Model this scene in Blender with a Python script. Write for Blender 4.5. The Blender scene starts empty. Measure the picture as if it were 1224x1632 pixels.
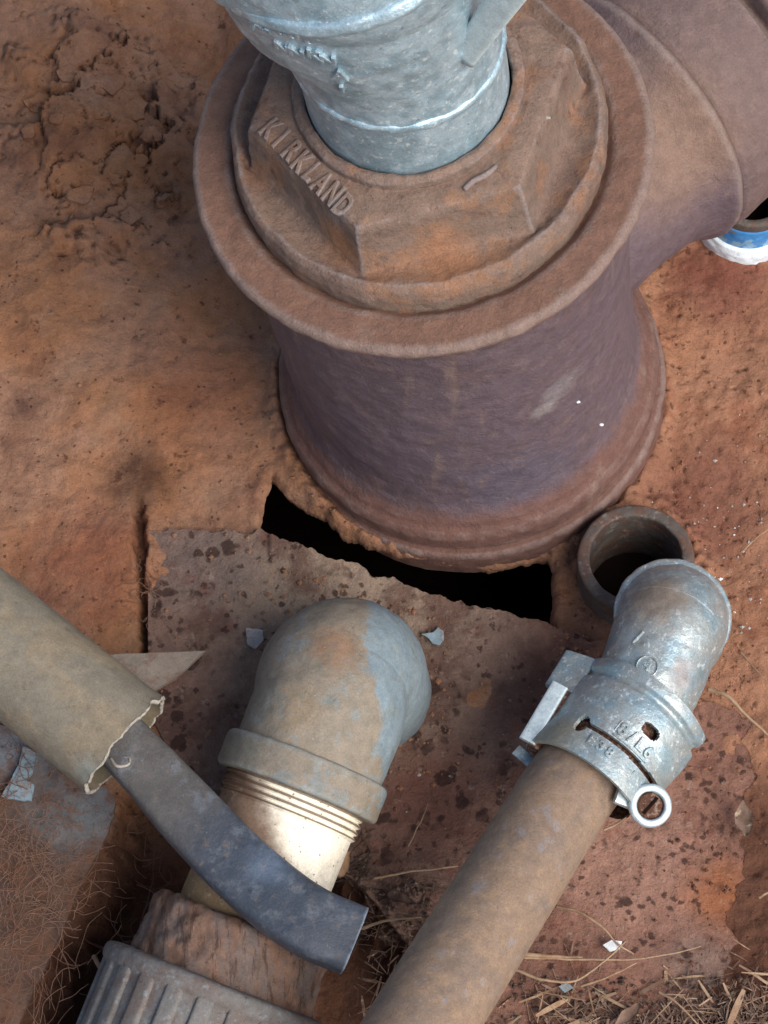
import bpy, bmesh, math, random
import numpy as np
from mathutils import Vector, Matrix
random.seed(7); rng = np.random.default_rng(11)
R = math.radians
S = 0.01                                  # everything below is written in centimetres
# ------------------------------------------------------------------ camera, world, sun
scene = bpy.context.scene
F_PX, W_PX, H_PX = 4500.0, 1224.0, 1632.0
TILT = R(22.5); DIST = 131.0
CAM = np.array([0.0, -DIST*math.sin(TILT), DIST*math.cos(TILT)])
cd = bpy.data.cameras.new('camera'); cam = bpy.data.objects.new('camera', cd)
scene.collection.objects.link(cam); scene.camera = cam
cd.sensor_fit = 'VERTICAL'; cd.sensor_height = 36.0; cd.lens = 36.0*F_PX/H_PX
cd.clip_start = 0.02; cd.clip_end = 200
cam.location = CAM*S; cam.rotation_euler = (TILT, 0, 0)
SUN_EL, SUN_AZ = R(48), R(132)            # azimuth clockwise from +Y: light comes from the lower right
world = bpy.data.worlds.new('World'); scene.world = world; world.use_nodes = True
wn = world.node_tree; bg = wn.nodes['Background']
sky = wn.nodes.new('ShaderNodeTexSky'); sky.sky_type = 'NISHITA'; sky.sun_disc = False
sky.sun_elevation = SUN_EL; sky.sun_rotation = SUN_AZ; sky.dust_density = 2.0
wn.links.new(sky.outputs[0], bg.inputs[0]); bg.inputs[1].default_value = 0.10
sd = bpy.data.lights.new('sun', 'SUN'); sd.energy = 2.7; sd.angle = R(45); sd.color = (1.0, 0.96, 0.9)
sun = bpy.data.objects.new('sun', sd); scene.collection.objects.link(sun)
sdir = Vector((math.sin(SUN_AZ)*math.cos(SUN_EL), math.cos(SUN_AZ)*math.cos(SUN_EL), math.sin(SUN_EL)))
sun.rotation_euler = sdir.to_track_quat('Z', 'Y').to_euler(); sun.location = sdir*2
scene.view_settings.view_transform = 'Standard'; scene.view_settings.look = 'None'
scene.view_settings.exposure = 0.5; scene.view_settings.gamma = 1.0
C = scene.collection

def V3(*a): return np.array(a, float)
def nrm(v): return v/np.linalg.norm(v)
ct, st = math.cos(TILT), math.sin(TILT)
def P(px, py, z=0.0):
    """photo pixel -> world point (cm) on the level z"""
    x = (px-W_PX/2)/F_PX; y = -(py-H_PX/2)/F_PX
    d = V3(x, y*ct+st, y*st-ct)
    return CAM + d*((z-CAM[2])/d[2])
def to_px(X, Y, Z):
    dx, dy, dz = X-CAM[0], Y-CAM[1], Z-CAM[2]
    yc = dy*ct+dz*st; zc = -(-dy*st+dz*ct)
    return W_PX/2+F_PX*dx/zc, H_PX/2-F_PX*yc/zc

# ------------------------------------------------------------------ noise
_perm = np.concatenate([np.random.default_rng(3).permutation(256)]*3)
_grad = np.random.default_rng(4).normal(size=(256, 3)); _grad /= np.linalg.norm(_grad, axis=1)[:, None]
def pn(p):
    p = np.asarray(p, float); i = np.floor(p).astype(int); f = p-i; i &= 255
    u = f*f*f*(f*(f*6-15)+10); out = np.zeros(len(p))
    for a in (0, 1):
        for b in (0, 1):
            for c in (0, 1):
                h = _perm[_perm[_perm[(i[:, 0]+a) & 255]+((i[:, 1]+b) & 255)]+((i[:, 2]+c) & 255)]
                g = _grad[h]
                d = (f[:, 0]-a)*g[:, 0]+(f[:, 1]-b)*g[:, 1]+(f[:, 2]-c)*g[:, 2]
                w = (u[:, 0] if a else 1-u[:, 0])*(u[:, 1] if b else 1-u[:, 1])*(u[:, 2] if c else 1-u[:, 2])
                out += d*w
    return out*1.6
def fbm(p, o=4, g=0.5):
    s = 0; a = 1.0; p = np.asarray(p, float)
    for k in range(o):
        s = s+a*pn(p+k*17.3); p = p*2.03; a *= g
    return s
def sst(x, a, b):
    t = np.clip((x-a)/(b-a), 0, 1); return t*t*(3-2*t)
def polysd(px, py, poly):
    """signed distance in px, negative inside"""
    n = len(poly); d = np.full(px.shape, 1e9); ins = np.zeros(px.shape, bool)
    for k in range(n):
        ax, ay = poly[k]; bx, by = poly[(k+1) % n]
        ex, ey = bx-ax, by-ay
        t = np.clip(((px-ax)*ex+(py-ay)*ey)/(ex*ex+ey*ey), 0, 1)
        d = np.minimum(d, np.hypot(px-ax-t*ex, py-ay-t*ey))
        c = ((ay > py) != (by > py)) & (px < (bx-ax)*(py-ay)/(by-ay+1e-12)+ax)
        ins ^= c
    return np.where(ins, -d, d)

# ------------------------------------------------------------------ objects
def thing(name, label, cat, loc, group=None):
    o = bpy.data.objects.new(name, None); C.objects.link(o); o.location = Vector(loc)*S
    o['label'] = label; o['category'] = cat; o.empty_display_size = 0.01
    if group: o['group'] = group
    return o
def tag(o, label, cat, group=None):
    o['label'] = label; o['category'] = cat
    if group: o['group'] = group
    return o
def root_of(o):
    l = np.zeros(3)
    while o is not None:
        l = l+np.array(o.location)/S; o = o.parent
    return l
def build(name, V, Fc, mat, parent=None, origin=None, smooth=True, angle=None):
    V = np.asarray(V, float)
    if parent is not None: o0 = root_of(parent)
    elif origin is not None: o0 = np.asarray(origin, float)
    else: o0 = V3((V[:, 0].min()+V[:, 0].max())/2, (V[:, 1].min()+V[:, 1].max())/2, V[:, 2].min())
    me = bpy.data.meshes.new(name)
    if isinstance(Fc, np.ndarray):
        n, k = Fc.shape
        me.vertices.add(len(V)); me.vertices.foreach_set('co', ((V-o0)*S).ravel())
        me.loops.add(n*k); me.loops.foreach_set('vertex_index', Fc.ravel().astype(np.int32))
        me.polygons.add(n); me.polygons.foreach_set('loop_start', np.arange(0, n*k, k, dtype=np.int32))
        me.update(calc_edges=True); me.validate()
    else:
        me.from_pydata([tuple(v) for v in (V-o0)*S], [], [tuple(f) for f in Fc]); me.update()
    if smooth:
        me.polygons.foreach_set('use_smooth', [True]*len(me.polygons))
        if angle: me.set_sharp_from_angle(angle=R(angle))
    me.materials.append(mat)
    o = bpy.data.objects.new(name, me); C.objects.link(o)
    if parent is not None: o.parent = parent
    else: o.location = Vector(o0)*S
    return o
def frames(path, up=None):
    path = np.asarray(path, float); n = len(path)
    T = np.gradient(path, axis=0); T /= np.linalg.norm(T, axis=1)[:, None]
    if up is None: up = V3(0, 0, 1) if abs(T[0, 2]) < .9 else V3(0, 1, 0)
    X = np.zeros_like(T); x = np.cross(up, T[0]); x = nrm(x); X[0] = x
    for k in range(1, n):
        x = x-T[k]*np.dot(x, T[k]); x = nrm(x); X[k] = x
    return T, X, np.cross(T, X)
def grid_faces(n, m, wrap=True):
    i = np.arange(n-1)[:, None]; j = np.arange(m if wrap else m-1)[None, :]
    j2 = (j+1) % m
    return np.stack([i*m+j+0*i, i*m+j2+0*i, (i+1)*m+j2, (i+1)*m+j+0*j2], -1).reshape(-1, 4)
def spline(pts, n):
    pts = np.asarray(pts, float); m = len(pts)
    pp = np.vstack([2*pts[0]-pts[1], pts, 2*pts[-1]-pts[-2]])
    t = np.linspace(0, m-1-1e-9, n); k = t.astype(int); u = (t-k)[:, None]
    a, b, c, d = pp[k], pp[k+1], pp[k+2], pp[k+3]
    return .5*((2*b)+(-a+c)*u+(2*a-5*b+4*c-d)*u*u+(-a+3*b-3*c+d)*u**3)
def sweep(pts, radii, n=80, seg=96, up=None, sect=None, cap=(True, True), straight=False):
    pts = np.asarray(pts, float); radii = np.asarray(radii, float)
    if radii.ndim == 1: radii = radii[:, None]
    full = spline(np.hstack([pts, radii]), n); path, rad = full[:, :3], full[:, 3]
    T, X, Y = frames(path, up)
    a = np.linspace(0, 2*np.pi, seg, endpoint=False)
    cs, sn = (np.cos(a), np.sin(a)) if sect is None else sect(a)
    V = path[:, None, :]+rad[:, None, None]*(X[:, None, :]*cs[None, :, None]+Y[:, None, :]*sn[None, :, None])
    V = V.reshape(-1, 3); Fc = [tuple(f) for f in grid_faces(n, len(a))]
    m = len(a)
    if cap[0]: Fc.append(tuple(range(m-1, -1, -1)))
    if cap[1]: Fc.append(tuple(range((n-1)*m, n*m)))
    return V, Fc
def resample(prof, step=.12):
    out = []
    for a, b in zip(prof[:-1], prof[1:]):
        a = np.array(a, float); b = np.array(b, float); k = max(1, int(np.hypot(*(b-a)[:2])/step))
        out += [a+(b-a)*i/k for i in range(k)]
    out.append(np.array(prof[-1], float)); return np.array(out)
def smoothp(p, it=2):
    p = p.copy()
    for _ in range(it): p[1:-1] = p[1:-1]*.5+(p[:-2]+p[2:])*.25
    return p
def axes(A, ref=None):
    A = nrm(A); ref = V3(1, 0, 0) if ref is None else ref
    X = nrm(ref-A*np.dot(ref, A)); return A, X, np.cross(A, X)
def lathe(prof, O, A, seg=160, step=.12, sm=2, ref=None, rough=0, rs=1.0, hexw=None, hex0=0, warp=None):
    """prof: (r, t[, hex weight]) along axis A from O"""
    p = smoothp(resample(prof, step), sm); A, X, Y = axes(A, ref)
    a = np.linspace(0, 2*np.pi, seg, endpoint=False)
    r = np.repeat(p[:, 0][:, None], seg, 1); t = np.repeat(p[:, 1][:, None], seg, 1)
    if p.shape[1] > 2:
        h = np.mod(a-hex0, np.pi/3)-np.pi/6
        hx = math.cos(np.pi/6)/np.cos(h)
        w = p[:, 2][:, None]; r = r*(1-w+w*hx[None, :])
    if warp: r, t = warp(r, t, a[None, :])
    V = O+A*t[..., None]+r[..., None]*(X*np.cos(a)[None, :, None]+Y*np.sin(a)[None, :, None])
    V = V.reshape(-1, 3)
    if rough:
        dr = np.gradient(r, axis=0); dt = np.gradient(t, axis=0); l = np.hypot(dr, dt)+1e-9
        N = (A*(-dr/l)[..., None]+(dt/l)[..., None]*(X*np.cos(a)[None, :, None]+Y*np.sin(a)[None, :, None])).reshape(-1, 3)
        V = V+N*(fbm(V/rs, 4)*rough)[:, None]
    return V, grid_faces(len(p), seg)
def rough_up(V, C0, amp, sc):
    """shift vertices away from the line/point C0 (array per vertex or point) by noise"""
    d = V-C0; d /= np.linalg.norm(d, axis=1)[:, None]+1e-9
    return V+d*(fbm(V/sc, 4)*amp)[:, None]

# ------------------------------------------------------------------ materials
def lin(h):
    c = [int(h[i:i+2], 16)/255 for i in (0, 2, 4)]
    return tuple((x/12.92 if x < .04045 else ((x+.055)/1.055)**2.4) for x in c)+(1,)
class Mat:
    def __init__(s, name, base, rough=.8, metal=0.0, spec=.4):
        s.m = bpy.data.materials.new(name); s.m.use_nodes = True; s.nt = s.m.node_tree
        s.b = s.nt.nodes['Principled BSDF']; s.N = s.nt.nodes; s.L = s.nt.links
        g = s.N.new('ShaderNodeNewGeometry'); s.geo = g
        v = s.N.new('ShaderNodeVectorMath'); v.operation = 'SCALE'; v.inputs['Scale'].default_value = 100
        s.L.new(g.outputs['Position'], v.inputs[0]); s.pos = v.outputs[0]
        rgb = s.N.new('ShaderNodeRGB'); rgb.outputs[0].default_value = lin(base); s.col = rgb.outputs[0]
        va = s.N.new('ShaderNodeValue'); va.outputs[0].default_value = rough; s.ro = va.outputs[0]
        va = s.N.new('ShaderNodeValue'); va.outputs[0].default_value = metal; s.me = va.outputs[0]
        s.b.inputs['Specular IOR Level'].default_value = spec
        s.bump = None; s.k = 0
    def math(s, op, a, b=None, clamp=False):
        n = s.N.new('ShaderNodeMath'); n.operation = op; n.use_clamp = clamp
        for i, x in enumerate((a, b)):
            if x is None: continue
            if isinstance(x, (int, float)): n.inputs[i].default_value = x
            else: s.L.new(x, n.inputs[i])
        return n.outputs[0]
    def ramp(s, x, lo, hi):
        n = s.N.new('ShaderNodeMapRange'); n.interpolation_type = 'SMOOTHSTEP'
        n.inputs[1].default_value = lo; n.inputs[2].default_value = hi
        if lo > hi:
            n.inputs[1].default_value = hi; n.inputs[2].default_value = lo
            n.inputs[3].default_value = 1; n.inputs[4].default_value = 0
        s.L.new(x, n.inputs[0]); return n.outputs[0]
    def noise(s, sc, det=5, ro=.6, stretch=None, dist=0.0):
        s.k += 1
        n = s.N.new('ShaderNodeTexNoise'); n.inputs['Scale'].default_value = sc
        n.inputs['Detail'].default_value = det; n.inputs['Roughness'].default_value = ro
        n.inputs['Distortion'].default_value = dist
        mp = s.N.new('ShaderNodeMapping'); mp.inputs['Location'].default_value = (s.k*7.3, s.k*3.1, s.k*11.7)
        if stretch: mp.inputs['Scale'].default_value = stretch
        s.L.new(s.pos, mp.inputs[0]); s.L.new(mp.outputs[0], n.inputs['Vector']); return n.outputs['Fac']
    def voro(s, sc, feature='F1', warp=.35):
        s.k += 1
        n = s.N.new('ShaderNodeTexVoronoi'); n.feature = feature; n.inputs['Scale'].default_value = sc
        w = s.N.new('ShaderNodeTexNoise'); w.inputs['Scale'].default_value = sc*1.5; w.inputs['Detail'].default_value = 3
        s.L.new(s.pos, w.inputs['Vector'])
        a = s.N.new('ShaderNodeVectorMath'); a.operation = 'SCALE'; a.inputs['Scale'].default_value = warp/sc*2
        s.L.new(w.outputs['Color'], a.inputs[0])
        b = s.N.new('ShaderNodeVectorMath'); b.operation = 'ADD'; s.L.new(a.outputs[0], b.inputs[0]); s.L.new(s.pos, b.inputs[1])
        s.L.new(b.outputs[0], n.inputs['Vector']); return n.outputs['Distance']
    def near(s, c, r0, r1, amp=0.0, sc=.6):
        """patch round a point: 1 inside r0, 0 beyond r1, its outline broken by noise"""
        d = s.N.new('ShaderNodeVectorMath'); d.operation = 'DISTANCE'; s.L.new(s.pos, d.inputs[0]); d.inputs[1].default_value = tuple(c)
        x = d.outputs['Value']
        if amp: x = s.math('ADD', x, s.math('MULTIPLY', s.math('SUBTRACT', s.noise(sc, 5), .5), amp*2))
        return s.ramp(x, r1, r0)
    def side(s, c, d, lo, hi, amp=0.0, sc=.6):
        """beyond a plane through c with direction d: 0 at lo cm, 1 at hi cm"""
        a = s.N.new('ShaderNodeVectorMath'); a.operation = 'SUBTRACT'; s.L.new(s.pos, a.inputs[0]); a.inputs[1].default_value = tuple(c)
        b = s.N.new('ShaderNodeVectorMath'); b.operation = 'DOT_PRODUCT'; s.L.new(a.outputs[0], b.inputs[0]); b.inputs[1].default_value = tuple(nrm(np.array(d, float)))
        x = b.outputs['Value']
        if amp: x = s.math('ADD', x, s.math('MULTIPLY', s.math('SUBTRACT', s.noise(sc, 5), .5), amp*2))
        return s.ramp(x, lo, hi)
    def up(s, lo=.2, hi=.9):
        n = s.N.new('ShaderNodeSeparateXYZ'); s.L.new(s.geo.outputs['Normal'], n.inputs[0]); return s.ramp(n.outputs[2], lo, hi)
    def mix(s, mask, color, f=1.0, rough=None, metal=None):
        if f != 1.0: mask = s.math('MULTIPLY', mask, f)
        n = s.N.new('ShaderNodeMix'); n.data_type = 'RGBA'; s.L.new(mask, n.inputs[0]); s.L.new(s.col, n.inputs[6])
        n.inputs[7].default_value = lin(color); s.col = n.outputs[2]
        for at, v in (('ro', rough), ('me', metal)):
            if v is None: continue
            q = s.N.new('ShaderNodeMix'); q.data_type = 'FLOAT'; s.L.new(mask, q.inputs[0]); s.L.new(getattr(s, at), q.inputs[2])
            q.inputs[3].default_value = v; setattr(s, at, q.outputs[0])
        return s
    def b_(s, h, dist, strength=1.0):
        n = s.N.new('ShaderNodeBump'); n.inputs['Distance'].default_value = dist*S; n.inputs['Strength'].default_value = strength
        s.L.new(h, n.inputs['Height'])
        if s.bump: s.L.new(s.bump, n.inputs['Normal'])
        s.bump = n.outputs[0]; return s
    def grain(s, sc, amt, det=5):
        n = s.noise(sc, det, .7); f = s.math('ADD', s.math('MULTIPLY', s.math('SUBTRACT', n, .5), amt*2), 1.0)
        v = s.N.new('ShaderNodeVectorMath'); v.operation = 'SCALE'; s.L.new(s.col, v.inputs[0]); s.L.new(f, v.inputs['Scale']); s.col = v.outputs[0]
        return s
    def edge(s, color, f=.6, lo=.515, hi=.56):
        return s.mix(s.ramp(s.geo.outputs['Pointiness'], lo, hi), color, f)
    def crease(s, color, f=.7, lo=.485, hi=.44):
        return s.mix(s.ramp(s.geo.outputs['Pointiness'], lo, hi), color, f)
    def done(s, g=1.0):
        s.grain(1.6, .45*g).grain(13, .5*g, 6)
        s.L.new(s.col, s.b.inputs['Base Color']); s.L.new(s.ro, s.b.inputs['Roughness']); s.L.new(s.me, s.b.inputs['Metallic'])
        if s.bump: s.L.new(s.bump, s.b.inputs['Normal'])
        return s.m
def speckle(m, sc, thr, color, f=.8):
    return m.mix(m.ramp(m.voro(sc, warp=.2), thr, thr*.6), color, f)

# ground: dusty rust-brown crust
m = Mat('crusted_rust_soil', '96705a', .95, spec=.2)
m.mix(m.ramp(m.noise(.16, 5), .40, .62), '9b6b4a', .8)
m.mix(m.ramp(m.noise(.5, 6), .48, .7), '997861', .6)
m.mix(m.ramp(m.noise(.28, 5), .52, .72), '6a4638', .6)
m.mix(m.side(P(900, 700), (1, -.1, 0), 0, 5, 3, .25), 'a3745a', .75)
m.mix(m.math('MULTIPLY', m.side(P(900, 700), (1, -.1, 0), 0, 5, 2, .25), m.ramp(m.noise(.35, 6), .5, .64)), '8b5842', .65)
m.mix(m.near(P(1120, 800), 1.0, 4.5, 2.5, .5), '6b4038', .6)
m.mix(m.near(P(1160, 450), 1.0, 4.0, 2.0, .6), '6b3a34', .6)
m.mix(m.near(P(330, 640), 1.0, 5.0, 2.0, .3), '8c5a42', .5)
m.mix(m.near(P(140, 900), 1.0, 4.5, 2.5, .4), '7d4936', .65)
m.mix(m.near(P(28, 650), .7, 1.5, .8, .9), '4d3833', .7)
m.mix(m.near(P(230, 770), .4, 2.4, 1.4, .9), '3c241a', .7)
m.mix(m.side(P(300, 1330), (.1, -1, 0), -2, 1.5, 1), '4a2c22', .75)  # dark soil that also carries the shade of the lower-left pit
m.mix(m.ramp(m.noise(1.1, 5, .7), .60, .68), '553428', .75)
m.mix(m.ramp(m.noise(2.6, 4, .7), .64, .72), '3c241c', .7)
m.mix(m.ramp(m.noise(3.3, 4, .7), .63, .75), 'a8846c', .5)
speckle(m, 1.3, .12, '3a1f18', .7)
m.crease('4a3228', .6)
m.b_(m.noise(.9, 6, .65), .3, .8).b_(m.noise(6, 5, .75), .1, .9).b_(m.noise(26, 3, .6), .03, .7)
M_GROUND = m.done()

m = Mat('mottled_steel_plate', '7c6154', .85, spec=.3)
m.mix(m.near(P(560, 960), 3, 9, 3, .3), '958270', .75)
m.mix(m.near(P(330, 900), 1, 4.2, 2, .5), '6d5f5a', .6)
m.mix(m.ramp(m.noise(.35, 6), .48, .62), '5c4037', .75)
m.mix(m.side(P(760, 1150), (1, -.3, 0), 0, 7, 3, .3), '8b604f', .7)
m.mix(m.near(P(1000, 1380), 1.5, 5.5, 2.5, .4), 'a07968', .75)
m.mix(m.near(P(1150, 1430), .5, 2.5, 1.2, .5), '93562f', .7)
m.mix(m.near(P(1110, 1540), .5, 2.6, 1.2, .5), '7c6a60', .6)
m.mix(m.near(P(690, 1280), 1, 4, 1.2, .5), '744638', .6)
m.mix(m.near(P(860, 1100), .5, 3, 1.8, .5), '4b3029', .7)
m.mix(m.ramp(m.noise(.6, 6, .7), .54, .68), '75493b', .6)
m.mix(m.math('MULTIPLY', m.ramp(m.voro(.95, warp=.5), .40, .28), m.ramp(m.noise(.26, 4), .48, .56)), '3a2620', .85)
m.mix(m.math('MULTIPLY', m.ramp(m.voro(1.9, warp=.5), .36, .22), m.ramp(m.noise(.5, 4), .46, .55)), '3d261e', .8)
m.mix(m.ramp(m.noise(1.9, 6, .8), .58, .68), '4a2f26', .7)
m.mix(m.ramp(m.noise(1.4, 6, .75), .58, .7), 'a58f80', .55)
m.b_(m.noise(1.0, 7, .7), .35, .8).b_(m.noise(7, 5, .7), .08, .8)
M_PLATE = m.done()

def rusty_cast(name, base, tan, dark, blue=None, dust=.7, org=.5):
    m = Mat(name, base, .78, spec=.35)
    m.mix(m.up(.35, .98), tan, dust)
    m.mix(m.ramp(m.noise(.3, 5), .42, .62), dark, .55)
    m.mix(m.ramp(m.noise(.55, 6), .5, .64), 'a0704e', org)
    m.mix(m.ramp(m.noise(1.3, 6, .7), .56, .68), '5e4136', .6)
    m.mix(m.ramp(m.noise(4.5, 4, .7), .62, .72), '40291f', .6)
    m.mix(m.ramp(m.noise(5.5, 4, .7), .64, .74), 'b19480', .5)
    if blue: m.mix(blue(m), '8795a0', .8, rough=.5)
    m.b_(m.noise(1.2, 6, .65), .2, .8).b_(m.noise(7, 5, .75), .09, .8).b_(m.noise(26, 3, .6), .03, .8)
    speckle(m, 3.2, .10, '3a261e', .6)
    return m
# the tall fitting: axis from the base to the collar top
B0 = P(750, 610, .3); T0 = P(670, 230, 22.0); AX = nrm(T0-B0); LF = np.linalg.norm(T0-B0)
def on(r, t, ang):      # point on the fitting's surface, angle in degrees, -90 faces the camera foot
    A, X, Y = axes(AX); a = R(ang); return B0+A*t+r*(X*math.cos(a)+Y*math.sin(a))
BA_ = V3(.717, .697, 0)
def c1_(): return B0+AX*(11.4/AX[2])
m = rusty_cast('rusted_cast_iron_body', '6b5a5f', '86705f', '5e4d52', dust=.3, org=.15)
m.mix(m.math('MULTIPLY', m.side(B0, AX, 3, 7, 1.5, .4), m.side(B0, AX, LF-3, LF-8, 2, .3)), '685960', .7, rough=.5)
m.mix(m.near(on(8.2, 5, -72), 1, 4, 1.5, .5), '66606e', .5, rough=.42)  # blue-grey sheen tinted into the colour, with lower roughness
m.mix(m.ramp(m.noise(1.1, 6, .75), .56, .66), '7f6a60', .5)
m.mix(m.ramp(m.noise(6, 4, .8), .66, .72), 'b9aca2', .6)
m.mix(m.near(on(8, 12, -52), .4, 1.3, .7, 1.2), '9a9492', .35)
m.mix(m.near(on(8, 11, -60), .1, .9, .5, 1.5), 'b3aca6', .4)
m.mix(m.near(P(1110, 230, 18), 2, 6.0, 1.5, .4), '927560', .7)
m.mix(m.side(c1_(), BA_, 11.0, 12.0, .4, .5), '77625c', .75)
m.mix(m.side(B0, AX, LF-2.4, LF-1.6, .3, 1), '835f4c', .85)
m.mix(m.side(B0, AX, 3.7, 2.7, .5, .8), '734f42', .8)
for a0 in range(-141, -107, 4):
    m.mix(m.near(on(9.0, LF-1.35-(a0+141)*.004, a0), .18, .5, .25, 2.5), '94a4ae', .7)
m.mix(m.ramp(m.noise(.9, 5, .6, stretch=(1, 1, .15)), .58, .72), '8d7668', .45)
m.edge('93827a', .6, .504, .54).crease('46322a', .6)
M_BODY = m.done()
m = rusty_cast('dusty_rust_plug', '7e695c', '8a7060', '735c52', dust=.8)
m.mix(m.near(on(5.6, LF+1.4, -118), .3, 1.6, .8, .9), 'a0704c', .7)
m.mix(m.near(on(6.2, LF+1.4, -80), .5, 2.0, .9, .9), 'a4714e', .7)
m.mix(m.near(on(5.4, LF+3.0, -122), .1, .9, .5, 1.2), '7c7674', .6)
m.edge('958a88', .6, .506, .55).crease('46322a', .7)  # edge tint: worn metal plus a painted highlight band round the hexagon
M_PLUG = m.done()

def galv(name, base='93a3a8', brown=None):
    m = Mat(name, base, .38, .45, spec=.7)
    m.mix(m.ramp(m.noise(.8, 5), .42, .62), '86a3ae', .7)
    m.mix(m.ramp(m.voro(2.2, warp=.5), .5, .2), 'a9b8bc', .35)
    m.mix(m.ramp(m.noise(3, 5, .7), .56, .66), 'dde7e9', .7, rough=.6)
    m.mix(m.ramp(m.noise(7, 4, .8), .62, .68), 'f0f5f5', .8, rough=.6)
    m.mix(m.ramp(m.noise(2.4, 5, .7), .62, .7), '5b6870', .6, rough=.6)
    if brown: brown(m)
    m.b_(m.noise(1.5, 5, .6), .1, .5).b_(m.noise(10, 4, .7), .03, .6)
    return m.done()
M_GALV = galv('galvanised_iron', 'b3cad4')
M_RIBPALE = Mat('pale_zinc_rib', 'c3d0d0', .6, .1).done()
def brn(m):
    m.mix(m.near(P(1050, 960, 7), .8, 2.1, .8, .9), '7d6a58', .85, rough=.8, metal=0)
    m.mix(m.near(P(1000, 925, 7), .1, .5, .3, 1.5), '93502f', .8, rough=.9, metal=0)
    m.mix(m.near(P(1085, 1075, 7), .2, 1.0, .6, 1.2), '9a8078', .5, rough=.8, metal=0)
    m.mix(m.near(P(880, 1190, 7), .8, 2.0, .7, .9), '8b8168', .75, rough=.8, metal=0)
    m.mix(m.ramp(m.noise(1.7, 5, .7), .6, .7), '6e5a4c', .5, rough=.85, metal=0)
M_GALV2 = galv('weathered_zinc', 'a2a8a6', brn)
m = Mat('zinc_wash', 'c9d6d8', .45, .45, .6); m.mix(m.ramp(m.noise(3, 5, .7), .55, .7), '7d8b90', .5); M_BRIGHT = m.done()
m = Mat('rusted_screw', '5b3a2a', .8, .2); m.mix(m.ramp(m.noise(5, 5, .7), .5, .6), 'a08a78', .7); m.b_(m.noise(9, 4), .05, .8); M_SCREW = m.done()
m = Mat('dusty_conduit', '8c7562', .75, .0, .35)
m.mix(m.ramp(m.noise(.5, 5), .42, .62), '7b6b60', .6); m.mix(m.ramp(m.noise(1.6, 6, .7), .5, .66), '9f8366', .5)
m.mix(m.ramp(m.noise(5, 5, .7), .6, .7), '5a4538', .5); m.mix(m.ramp(m.noise(.9, 3), .6, .68), '8a8688', .5, rough=.55)
m.b_(m.noise(2, 5, .6), .05, .6).b_(m.noise(12, 4, .7), .03, .7); M_CONDUIT = m.done()
m = Mat('grey_plastic_elbow', '7c8a90', .5, .0, .5)
cA = P(600, 1080, 8)
m.mix(m.side(P(600, 1075, 6), (-1, -.1, 0), 0, .35, 1.1, .7), '8b7860', .8, rough=.85)
m.mix(m.ramp(m.noise(.8, 6, .75), .52, .6), '7f8a8c', .6)
m.mix(m.side(P(430, 1080, 5), (-1, .1, 0), -1.5, 1.2, .8, .5), '6f6d63', .75, rough=.8)
m.mix(m.near(P(535, 1030, 8.2), .4, 1.7, .9, .8), '90694a', .65, rough=.9)
m.mix(m.near(P(480, 1130, 7.5), .4, 1.6, .9, .8), 'a08664', .5, rough=.9)
m.mix(m.ramp(m.noise(1.2, 6, .7), .5, .66), '6f7063', .45, rough=.85)
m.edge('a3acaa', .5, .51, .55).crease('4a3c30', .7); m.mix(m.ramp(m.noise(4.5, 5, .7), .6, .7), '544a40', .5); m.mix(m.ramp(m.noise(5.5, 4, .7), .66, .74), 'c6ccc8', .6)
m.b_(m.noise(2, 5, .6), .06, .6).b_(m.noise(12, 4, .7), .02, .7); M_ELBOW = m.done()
m = Mat('white_plastic_nipple', 'f4ecd8', .55, .0, .3)
nA = P(482, 1237, 4.3); 
m.mix(m.side(P(432, 1310, 6), (-1, -.35, 0), -.7, .6, .7, .8), '6c4c38', .9, rough=.85)
m.mix(m.side(P(440, 1370, 7), (-.5, -1, 0), -.6, .8, .5, .9), '8c7556', .8, rough=.85)
m.mix(m.ramp(m.noise(1.4, 5, .7), .55, .7), 'c6bcaa', .5)
speckle(m, 2.6, .16, '4a3c30', .8); m.mix(m.ramp(m.noise(4.5, 4, .7), .66, .72), '5c4a3c', .7)
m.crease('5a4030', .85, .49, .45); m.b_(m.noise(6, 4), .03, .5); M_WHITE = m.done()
m = Mat('worn_brown_bushing', '765b4c', .85, .0, .3)
m.mix(m.ramp(m.noise(.7, 5, .6, stretch=(1.6, .5, 1)), .42, .6), '6b625e', .7); m.mix(m.ramp(m.noise(1.1, 6, .7), .52, .66), '8a6a56', .6)
m.mix(m.ramp(m.noise(1.0, 6, .75, stretch=(3.2, .5, 1)), .52, .62), '4a342a', .75); m.mix(m.ramp(m.noise(1.2, 6, .75, stretch=(3, .5, 1)), .58, .66), '98806e', .6); m.mix(m.ramp(m.noise(2.2, 5, .7), .58, .7), '3d2a22', .6); m.mix(m.near(P(300, 1475, 5), .2, 1.0, .5, 1), '7b868e', .6)
m.b_(m.noise(2, 5, .6), .1, .7).b_(m.noise(11, 4, .7), .03, .7); M_BROWN = m.done()
m = Mat('grimy_grey_nut', '74706c', .8, .0, .3)
m.mix(m.ramp(m.noise(.8, 5), .45, .62), '6b5c54', .7); m.mix(m.ramp(m.noise(2.4, 6, .7), .55, .66), '8d9296', .5)
m.mix(m.ramp(m.noise(3.4, 5, .7), .6, .7), '3d322c', .6); m.b_(m.noise(3, 5, .6), .06, .7); M_NUT = m.done()
m = Mat('dusty_grey_conduit', '797163', .8, .0, .3)
m.mix(m.ramp(m.noise(.5, 5), .45, .62), '857660', .7); m.mix(m.near(P(15, 1045, 10), .4, 1.1, .6, 1), '6e5240', .7)
m.mix(m.near(P(150, 1225, 9), .2, 1.2, .6, 1), '8d948e', .7); m.mix(m.ramp(m.noise(1.8, 6, .7), .56, .68), '66574a', .5)
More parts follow.
